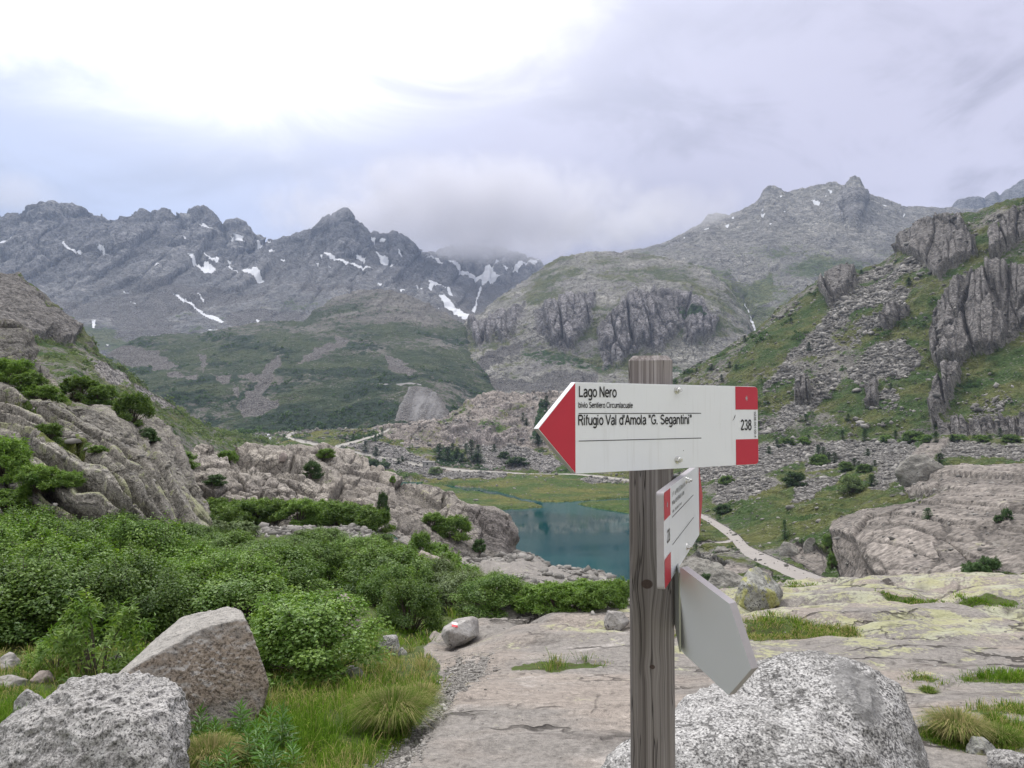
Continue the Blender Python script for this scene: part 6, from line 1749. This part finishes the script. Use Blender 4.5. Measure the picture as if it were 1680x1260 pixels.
for px, py, w_, h_ in ((1225, 561, 8, 12), (1299, 530, 7, 10), (1328, 576, 9, 16), (1495, 468, 10, 14), (1413, 450, 7, 8), (1187, 626, 8, 13), (1200, 603, 8, 11), (1171, 607, 8, 11), (1463, 641, 9, 14), (1212, 606, 8, 9), (1146, 612, 7, 9), (1345, 470, 6, 8), (1392, 690, 9, 12), (1180, 640, 8, 9)):
    conifer(M, px, py, w_, h_, L_need, 'tiny dark conifer scattered high on the right-hand slope', 'conifers high on the right-hand slope')
for px, py, w_, h_ in ((600, 740, 12, 18), (617, 748, 12, 16), (627, 716, 7, 14), (616, 724, 7, 12), (720, 752, 16, 26), (735, 755, 17, 24), (750, 752, 16, 20), (773, 753, 18, 34), (784, 750, 16, 22), (811, 741, 9, 14), (758, 757, 16, 14), (783, 759, 24, 16), (743, 744, 14, 18), (765, 742, 10, 16), (858, 690, 9, 14), (864, 698, 9, 13), (894, 702, 14, 24), (882, 728, 16, 20), (897, 664, 12, 16), (580, 720, 7, 9), (660, 757, 8, 10), (653, 760, 8, 9)):
    conifer(Fl, px, py, w_, h_, L_need, 'dark conifer between the dirt road and the brown knoll', 'conifers along the dirt road')
# --- shrubs further off
for sh_, mt, px, py, w_, h_, lab, g in (
        (M, L_alder, 1499, 727, 40, 22, 'wide green shrub in the middle of the right-hand bench', None), (M, L_grey, 1402, 806, 40, 28, 'grey green willow shrub on the talus edge', None), (M, L_dark, 1304, 796, 38, 24, 'dark shrub cluster left of the talus tongue', None),
        (M, L_dark, 1620, 946, 44, 26, 'dark juniper bush on the pink slabs, left of two', None), (M, L_dark, 1642, 944, 40, 32, 'dark juniper bush on the pink slabs, right of two', None), (M, L_dark, 1172, 958, 24, 18, 'dark bush under the brown outcrop behind the signs', None),
        (M, L_dark, 1665, 852, 16, 20, 'small dark bush at the right edge on the slabs', None), (M, L_dark, 1652, 856, 14, 12, 'small low bush near the right edge on the slabs', None), (M, L_alder, 1365, 900, 16, 24, 'green bush left of the pink slab edge', None), (M, L_alder, 1368, 932, 14, 26, 'green bush at the bottom of the pink slab edge', None),
        (M, L_alder, 1193, 795, 26, 16, 'green bush on the dark block slope right of the sign', None), (M, L_dark, 1187, 842, 30, 16, 'dark bush patch above the track', None),
        (Fl, L_dark, 848, 762, 36, 14, 'dark low bush in the rubble below the knoll', None), (Fl, L_grey, 715, 778, 24, 13, 'grey green round bush below the road', None), (Fl, L_dark, 595, 760, 24, 10, 'dark low bush beside the road, leftmost', None),
        (Fl, L_dark, 612, 762, 22, 10, 'dark low bush beside the road, second from left', None), (Fl, L_dark, 630, 766, 20, 9, 'dark low bush beside the road, third from left', None), (Fl, L_dark, 826, 752, 20, 12, 'dark low bush above the rubble', None),
        (M, L_dark, 1310, 975, 60, 14, 'low dark shrub strip behind the lichen rocks', None), (M, L_alder, 1350, 978, 50, 12, 'low green shrub strip behind the lichen rocks', None),
        (C, L_bright, 640, 792, 10, 12, 'small bright bush on the ridge line of the hump', None)):
    px_shrub(sh_, 'far', mt, px, py, w_, h_, lab, g)


for px, py, w_, h_ in ((1290, 731, 26, 14), (1318, 728, 22, 12), (1455, 727, 24, 14), (1520, 726, 28, 14), (1575, 724, 26, 12), (1612, 724, 24, 11), (1660, 724, 28, 12), (1345, 764, 30, 20), (1388, 772, 26, 16), (1420, 774, 22, 14)):
    px_shrub(M, 'far', L_alder, px, py, w_, h_, 'green shrub in the belt along the right-hand bench', 'shrub belt along the right-hand bench')


def scrub_mesh(name, sheet, wgt, n, rng, size_px, mat, label, cat='scrub'):
    """a great many small far shrubs as one mass"""
    base = SHR['tiny'][0][0]
    k = len(base.vertices); co = np.empty(k * 3, np.float32); base.vertices.foreach_get('co', co); co = co.reshape(-1, 3)
    lf = k // 4
    pick = rng.permutation(lf)[:70]
    co = co.reshape(lf, 4, 3)[pick].reshape(-1, 3); kk = len(co)
    c0 = co.reshape(-1, 4, 3).mean(1, keepdims=True); co = ((co.reshape(-1, 4, 3) - c0) * 1.7 + c0).reshape(-1, 3)
    P, i = scatter(sheet, wgt, n, rng)
    s_ = P[:, 1] / F * size_px * np.exp(rng.normal(0, .35, n))
    a = rng.uniform(0, 6.28, n); c, q_ = np.cos(a)[:, None], np.sin(a)[:, None]
    V = np.stack([co[None, :, 0] * c - co[None, :, 1] * q_, co[None, :, 0] * q_ + co[None, :, 1] * c, np.broadcast_to(co[None, :, 2] * .75, (n, kk))], -1) * s_[:, None, None] + P[:, None]
    b = np.arange(n * kk // 4)[:, None] * 4
    Fc = np.concatenate([b + np.array([[0, 1, 2]]), b + np.array([[0, 2, 3]])])
    var = np.repeat(np.clip(rng.normal(.4, .25, n), 0, 1), kk)
    o = mesh_from(name, V.reshape(-1, 3), [Fc], mat, False, {'var': var})
    return tag(o, label, cat, None, 'stuff')
rs2 = np.random.default_rng(91)
scrub_mesh('scrub', Pp, np.clip(Pp.m['grass'] * 1.2 - .45, 0, 1) ** 1.5 * (Pp.PX > -120), 1500, rs2, 7.0, L_grey, 'low green alder scrub covering the left slope above the valley')
scrub_mesh('scrub', M, np.clip(M.m['shrub'] - .25, 0, 1) * (1 - M.m['path']), 900, rs2, 6.5, L_dark, 'low dark scrub dotted over the right-hand slope')
scrub_mesh('scrub', Fl, np.clip(Fl.m['shrub'] - .2, 0, 1), 700, rs2, 6, L_dark, 'low dark scrub on the valley floor')
scrub_mesh('scrub', H, np.clip(H.m['shrub'] - .35, 0, 1) ** 1.3, 1500, rs2, 4.5, L_dark, 'dark dwarf pine scrub on the green hill')

# ---------------------------------------------------------------- grass
def grass_mat(name, a, b, straw):
    m, t = new_mat(name)
    v = t.sep(t.attr('var').outputs['Vector'])
    c = t.mix(v[0], a, b)
    c = t.mix(v[1], c, straw)
    d1 = t.n.new('ShaderNodeBsdfDiffuse'); t.set(d1.inputs[0], c)
    d2 = t.n.new('ShaderNodeBsdfTranslucent'); t.set(d2.inputs[0], c)
    mx_ = t.n.new('ShaderNodeMixShader'); mx_.inputs[0].default_value = .35
    t.l.new(d1.outputs[0], mx_.inputs[1]); t.l.new(d2.outputs[0], mx_.inputs[2])
    t.out(mx_.outputs[0])
    return m
G_mat = grass_mat('grass_blade', (.06, .135, .012), (.18, .29, .035), (.42, .35, .16))
T_mat = grass_mat('tussock_blade', (.06, .12, .018), (.18, .25, .05), (.42, .35, .18))


def blades(P, h, wd, lean, rng, straw_p, az=None):
    n = len(P)
    az = rng.uniform(0, 6.283, n) if az is None else az
    dr = np.stack([np.cos(az), np.sin(az), np.zeros(n)], 1); sd2 = np.stack([-np.sin(az), np.cos(az), np.zeros(n)], 1)
    h = h[:, None]; lean = lean[:, None]; wd = wd[:, None]; up_ = np.array([0, 0, 1.0])
    p1 = P + dr * h * lean * .25 + up_ * h * .5; p2 = P + dr * h * lean * .62 + up_ * h * .85; p3 = P + dr * h * lean * 1.05 + up_ * h * (1 - .28 * lean)
    V = np.stack([P - sd2 * wd * .5, P + sd2 * wd * .5, p1 - sd2 * wd * .45, p1 + sd2 * wd * .45, p2 - sd2 * wd * .3, p2 + sd2 * wd * .3, p3], 1)
    b = np.arange(n)[:, None] * 7
    q = np.concatenate([b + np.array([[0, 1, 3, 2]]), b + np.array([[2, 3, 5, 4]])]); t3 = b + np.array([[4, 5, 6]])
    straw = (rng.random(n) < straw_p).astype(float) * rng.uniform(.5, 1, n)
    v = np.stack([np.clip(rng.normal(.42, .25, n), 0, 1), straw, np.zeros(n), np.ones(n)], 1)
    return V.reshape(-1, 3), [q, t3], np.repeat(v, 7, 0)


rg = np.random.default_rng(17); q_A = A.P
gw = np.clip(A.m['grass'] - .45, 0, 1) * np.where(q_A[..., 0] > .6, np.clip(.7 + 1.5 * fbm(q_A, .5, 3, 207), 0, 1), 1) * (A.PY < 1420) * (A.P[..., 1] < 20) * np.where(A.P[..., 0] > .6, 2.2, 1 - .75 * sstep(A.PY, 1060, 1010))
gw = gw * (1 + 2.0 * (q_A[..., 0] > .6))
T_, i_ = scatter(A, gw, 5200, rg)
nb_ = 46
cl_ = fbm(T_, .7, 3, 201); cl2 = fbm(T_, 1.5, 3, 203)
T_ += np.stack([rg.normal(0, .004, len(T_)) * T_[:, 1], rg.normal(0, .010, len(T_)) * T_[:, 1], T_[:, 0] * 0 - .012], 1)
k_ = np.repeat(np.arange(len(T_)), nb_)
rad_ = np.abs(rg.normal(0, 1, len(k_))) * (.022 + .0045 * T_[k_, 1]); az_ = rg.uniform(0, 6.283, len(k_))
P_ = T_[k_] + np.stack([rad_ * np.cos(az_), rad_ * np.sin(az_), 0 * rad_], 1)
ht = np.clip(.038 + .075 * np.clip(cl_ + .2, 0, 1) + np.abs(rg.normal(0, .035, len(T_))), .03, .26) * np.where(T_[:, 0] > .6, .45, 1.0)
hh = ht[k_] * rg.uniform(.45, 1.15, len(k_))
V, Fs, v = blades(P_, hh, np.clip(P_[:, 1] * .00062, .0024, .010) * rg.uniform(.7, 1.5, len(k_)), np.clip(.25 + rad_ / .05 * .4 + rg.normal(0, .25, len(k_)), .05, 1.4), rg, np.clip(.30 + 1.1 * cl2[k_], .06, .85), az_ + rg.normal(0, .6, len(k_)))
v[:, 0] = np.clip(v[:, 0] + np.repeat((.22 * rg.normal(0, 1, len(T_)))[k_], 7), 0, 1)
o = mesh_from('grass', V, Fs, G_mat, False, {'var': v}); tag(o, 'green and straw coloured grass around the boulders', 'grass', None, 'stuff')


def tussock(px, py, wpx, hpx, n, label, straw=.35, seed=1):
    rng = np.random.default_rng(seed)
    P0 = np.array(A.find(px, py)); u = P0[1] / F; R = wpx * u * .5; H_ = hpx * u
    rr = R * .42 * np.sqrt(rng.random(n)); a = rng.uniform(0, 6.283, n)
    P = np.stack([rr * np.cos(a), rr * np.sin(a), np.full(n, -.02)], 1)
    out_ = rr / (R * .42)
    h = H_ * rng.uniform(.65, 1.12, n) * (1 - .25 * out_); ln_ = np.clip(.15 + out_ * .95 + rng.normal(0, .22, n), .05, 1.5)
    V, Fs, v = blades(P, h, np.full(n, .0026), ln_, rng, straw, a + rng.normal(0, .45, n))
    o = mesh_from('grass_tussock', V, Fs, T_mat, False, {'var': v}); o.location = P0
    return tag(o, label, 'tussock')
tussock(643, 1196, 118, 74, 5200, 'round grass tussock with straw coloured edges beside the gravel', .30, 1)
tussock(690, 1150, 70, 34, 1500, 'small dry tussock behind the round grass tussock', .55, 2)
tussock(1572, 1212, 90, 56, 2600, 'rusty dry grass tussock right of the speckled boulder', .60, 3)
tussock(1640, 1215, 80, 34, 1400, 'low green tussock behind the yellow lichen stone', .15, 4)
tussock(340, 1260, 120, 60, 2600, 'dry grass tussock between the two large boulders', .60, 5)
tussock(1010, 1095, 6, 4, 60, 'tiny grass tuft in the slab beside the post', .2, 6)
tussock(1522, 1135, 36, 16, 500, 'small green tuft alone on the rock pavement', .12, 7)
tussock(1632, 1180, 60, 18, 700, 'flat green tuft near the right edge of the pavement', .12, 8)


def herb(px, py, hpx, label, group, seed):
    """upright stem with whorls of lance-shaped leaves"""
    r = np.random.default_rng(seed)
    P0 = A.find(px, py); u = P0[1] / F; H_ = hpx * u
    o = empty('willowherb', P0)
    top = np.array([r.uniform(-.1, .1) * H_, r.uniform(-.1, .1) * H_, H_])
    V, Fc = tube_geo([[np.array([0, 0, -.02]), top * .5 + np.array([.01, 0, 0]), top]], [[.0028, .0022, .0010]], 5)
    mesh_from('stem', V, [Fc], herb.sm, True, parent=o)
    n = 46; t_ = np.linspace(.12, 1.0, n); a = np.arange(n) * 2.4
    P = t_[:, None] * top; elev = .25 + .9 * t_ ** 3
    Ax = np.stack([np.cos(a) * np.cos(elev), np.sin(a) * np.cos(elev), np.sin(elev)], 1)
    N_ = unit(np.array([0, 0, 1.0]) - Ax * Ax[:, 2:3] + r.normal(0, .1, (n, 3)))
    ln = .085 * (1 - .45 * t_ ** 3) * r.uniform(.8, 1.15, n) * (H_ / .22) ** .5
    V, Fc = leaf_geo(P, N_, Ax, ln, ln * .17, .15)
    mesh_from('leaves', V, [Fc], herb.lm, False, {'var': np.repeat(np.clip(r.normal(.5, .2, n), 0, 1), 4)}, parent=o)
    return tag(o, label, 'herb', group)
herb.sm = simple_mat('herb_stem', (.10, .16, .04), .7); herb.lm = leaf_mat('herb_leaf', (.05, .13, .02), (.12, .24, .05))
for k, (px, py, h_) in enumerate(((325, 1228, 60), (352, 1236, 52), (390, 1230, 70), (398, 1222, 60), (440, 1234, 66), (458, 1240, 72), (472, 1232, 50), (405, 1262, 60), (432, 1276, 62), (452, 1282, 58), (372, 1290, 56), (345, 1300, 50), (480, 1270, 48), (418, 1246, 56))):
    herb(px, py, h_, 'upright narrow-leaved herb in the grass right of the two boulders', 'upright herbs below the rusty boulder', 300 + k)

# ---------------------------------------------------------------- hut by the road
hp = Fl.find(703, 766)
hut = empty('concrete_hut', hp); tag(hut, 'tiny grey concrete hut beside the dirt road', 'hut')
hu = hp[1] / F; hw_, hh_ = 19 * hu, 8.2 * hu
conc = simple_mat('concrete', (.36, .35, .34), .9, noise=(1.2, .2)); dark = simple_mat('dark_opening', (.02, .02, .022), .6)
rbox('wall', (-hw_ / 2, 0, -1.0), (hw_ / 2, 3.2, hh_), conc, hut, .05)
rbox('roof', (-hw_ / 2 - .25, -.25, hh_ + .003), (hw_ / 2 + .25, 3.45, hh_ + .28), conc, hut, .04)
rbox('window', (-hw_ * .18, -.02, hh_ * .38), (-hw_ * .02, .2, hh_ * .74), dark, hut, .01)
rbox('window', (hw_ * .26, -.02, hh_ * .45), (hw_ * .38, .2, hh_ * .72), dark, hut, .01)
rbox('pipe', (-hw_ * .42, -.03, hh_ * .1), (-hw_ * .39, .12, hh_ * .95), dark, hut, .01)
# ---------------------------------------------------------------- haze
hm, t = new_mat('haze_air')
v = t.n.new('ShaderNodeVolumePrincipled')
v.inputs['Color'].default_value = (.56, .70, 1.0, 1)
v.inputs['Density'].default_value = HAZE
v.inputs['Anisotropy'].default_value = 0.2
t.out(None, v.outputs[0])
X0, X1, Y0, Y1, Za, Zb = -4200, 4200, -400, 4600, -80, 1000
hv = [(X0, Y0, Za), (X1, Y0, Za), (X1, Y1, Za), (X0, Y1, Za), (X0, Y0, Zb), (X1, Y0, Zb), (X1, Y1, Zb), (X0, Y1, Zb)]
hz = mesh_from('haze', hv, [[(0, 3, 2, 1), (4, 5, 6, 7), (0, 1, 5, 4), (1, 2, 6, 5), (2, 3, 7, 6), (3, 0, 4, 7)]], hm)
tag(hz, kind='stuff')

# ---------------------------------------------------------------- low cloud on the summits
def cloud(name, px, py, Y, rx, ry, rz, dens, seed, label):
    m, t = new_mat(name + '_vapour')
    co = t.coord('Object')
    r = t.vmath('LENGTH', t.vmath('MULTIPLY', co, (1 / rx, 1 / ry, 1 / rz)), None, 1)
    n = t.noise(t.vmath('ADD', co, (seed * 311.0, 0, 0)), 1 / 170, 5, .62, .3)
    dd = t.math('ADD', t.math('SUBTRACT', 1.0, r), t.math('MULTIPLY', t.math('SUBTRACT', n, .5), 2.6))
    v = t.n.new('ShaderNodeVolumePrincipled')
    v.inputs['Color'].default_value = (.87, .865, .91, 1)
    t.set(v.inputs['Density'], t.math('MULTIPLY', t.math('MULTIPLY', t.step(dd, .0, .95), t.step(r, 1.0, .75)), dens))
    t.out(None, v.outputs[0])
    V, Fc = ICO5
    o = mesh_from(name, V * np.array([rx, ry, rz]), [Fc], m, True)
    o.location = at(px, py, Y)
    tag(o, label, 'cloud', None, 'stuff')
    return o
cloud('cloud', 770, 352, 2800, 860, 560, 190, .0075, 1, 'grey low cloud lying on the dark central summit and snowy pass')
cloud('cloud', 1125, 345, 2050, 190, 260, 62, .0035, 2, 'thin mist trailing over the left shoulder of the right-hand mountain')
cloud('cloud', 20, 312, 2650, 230, 260, 70, .0025, 3, 'thin mist over the far left end of the jagged ridge')
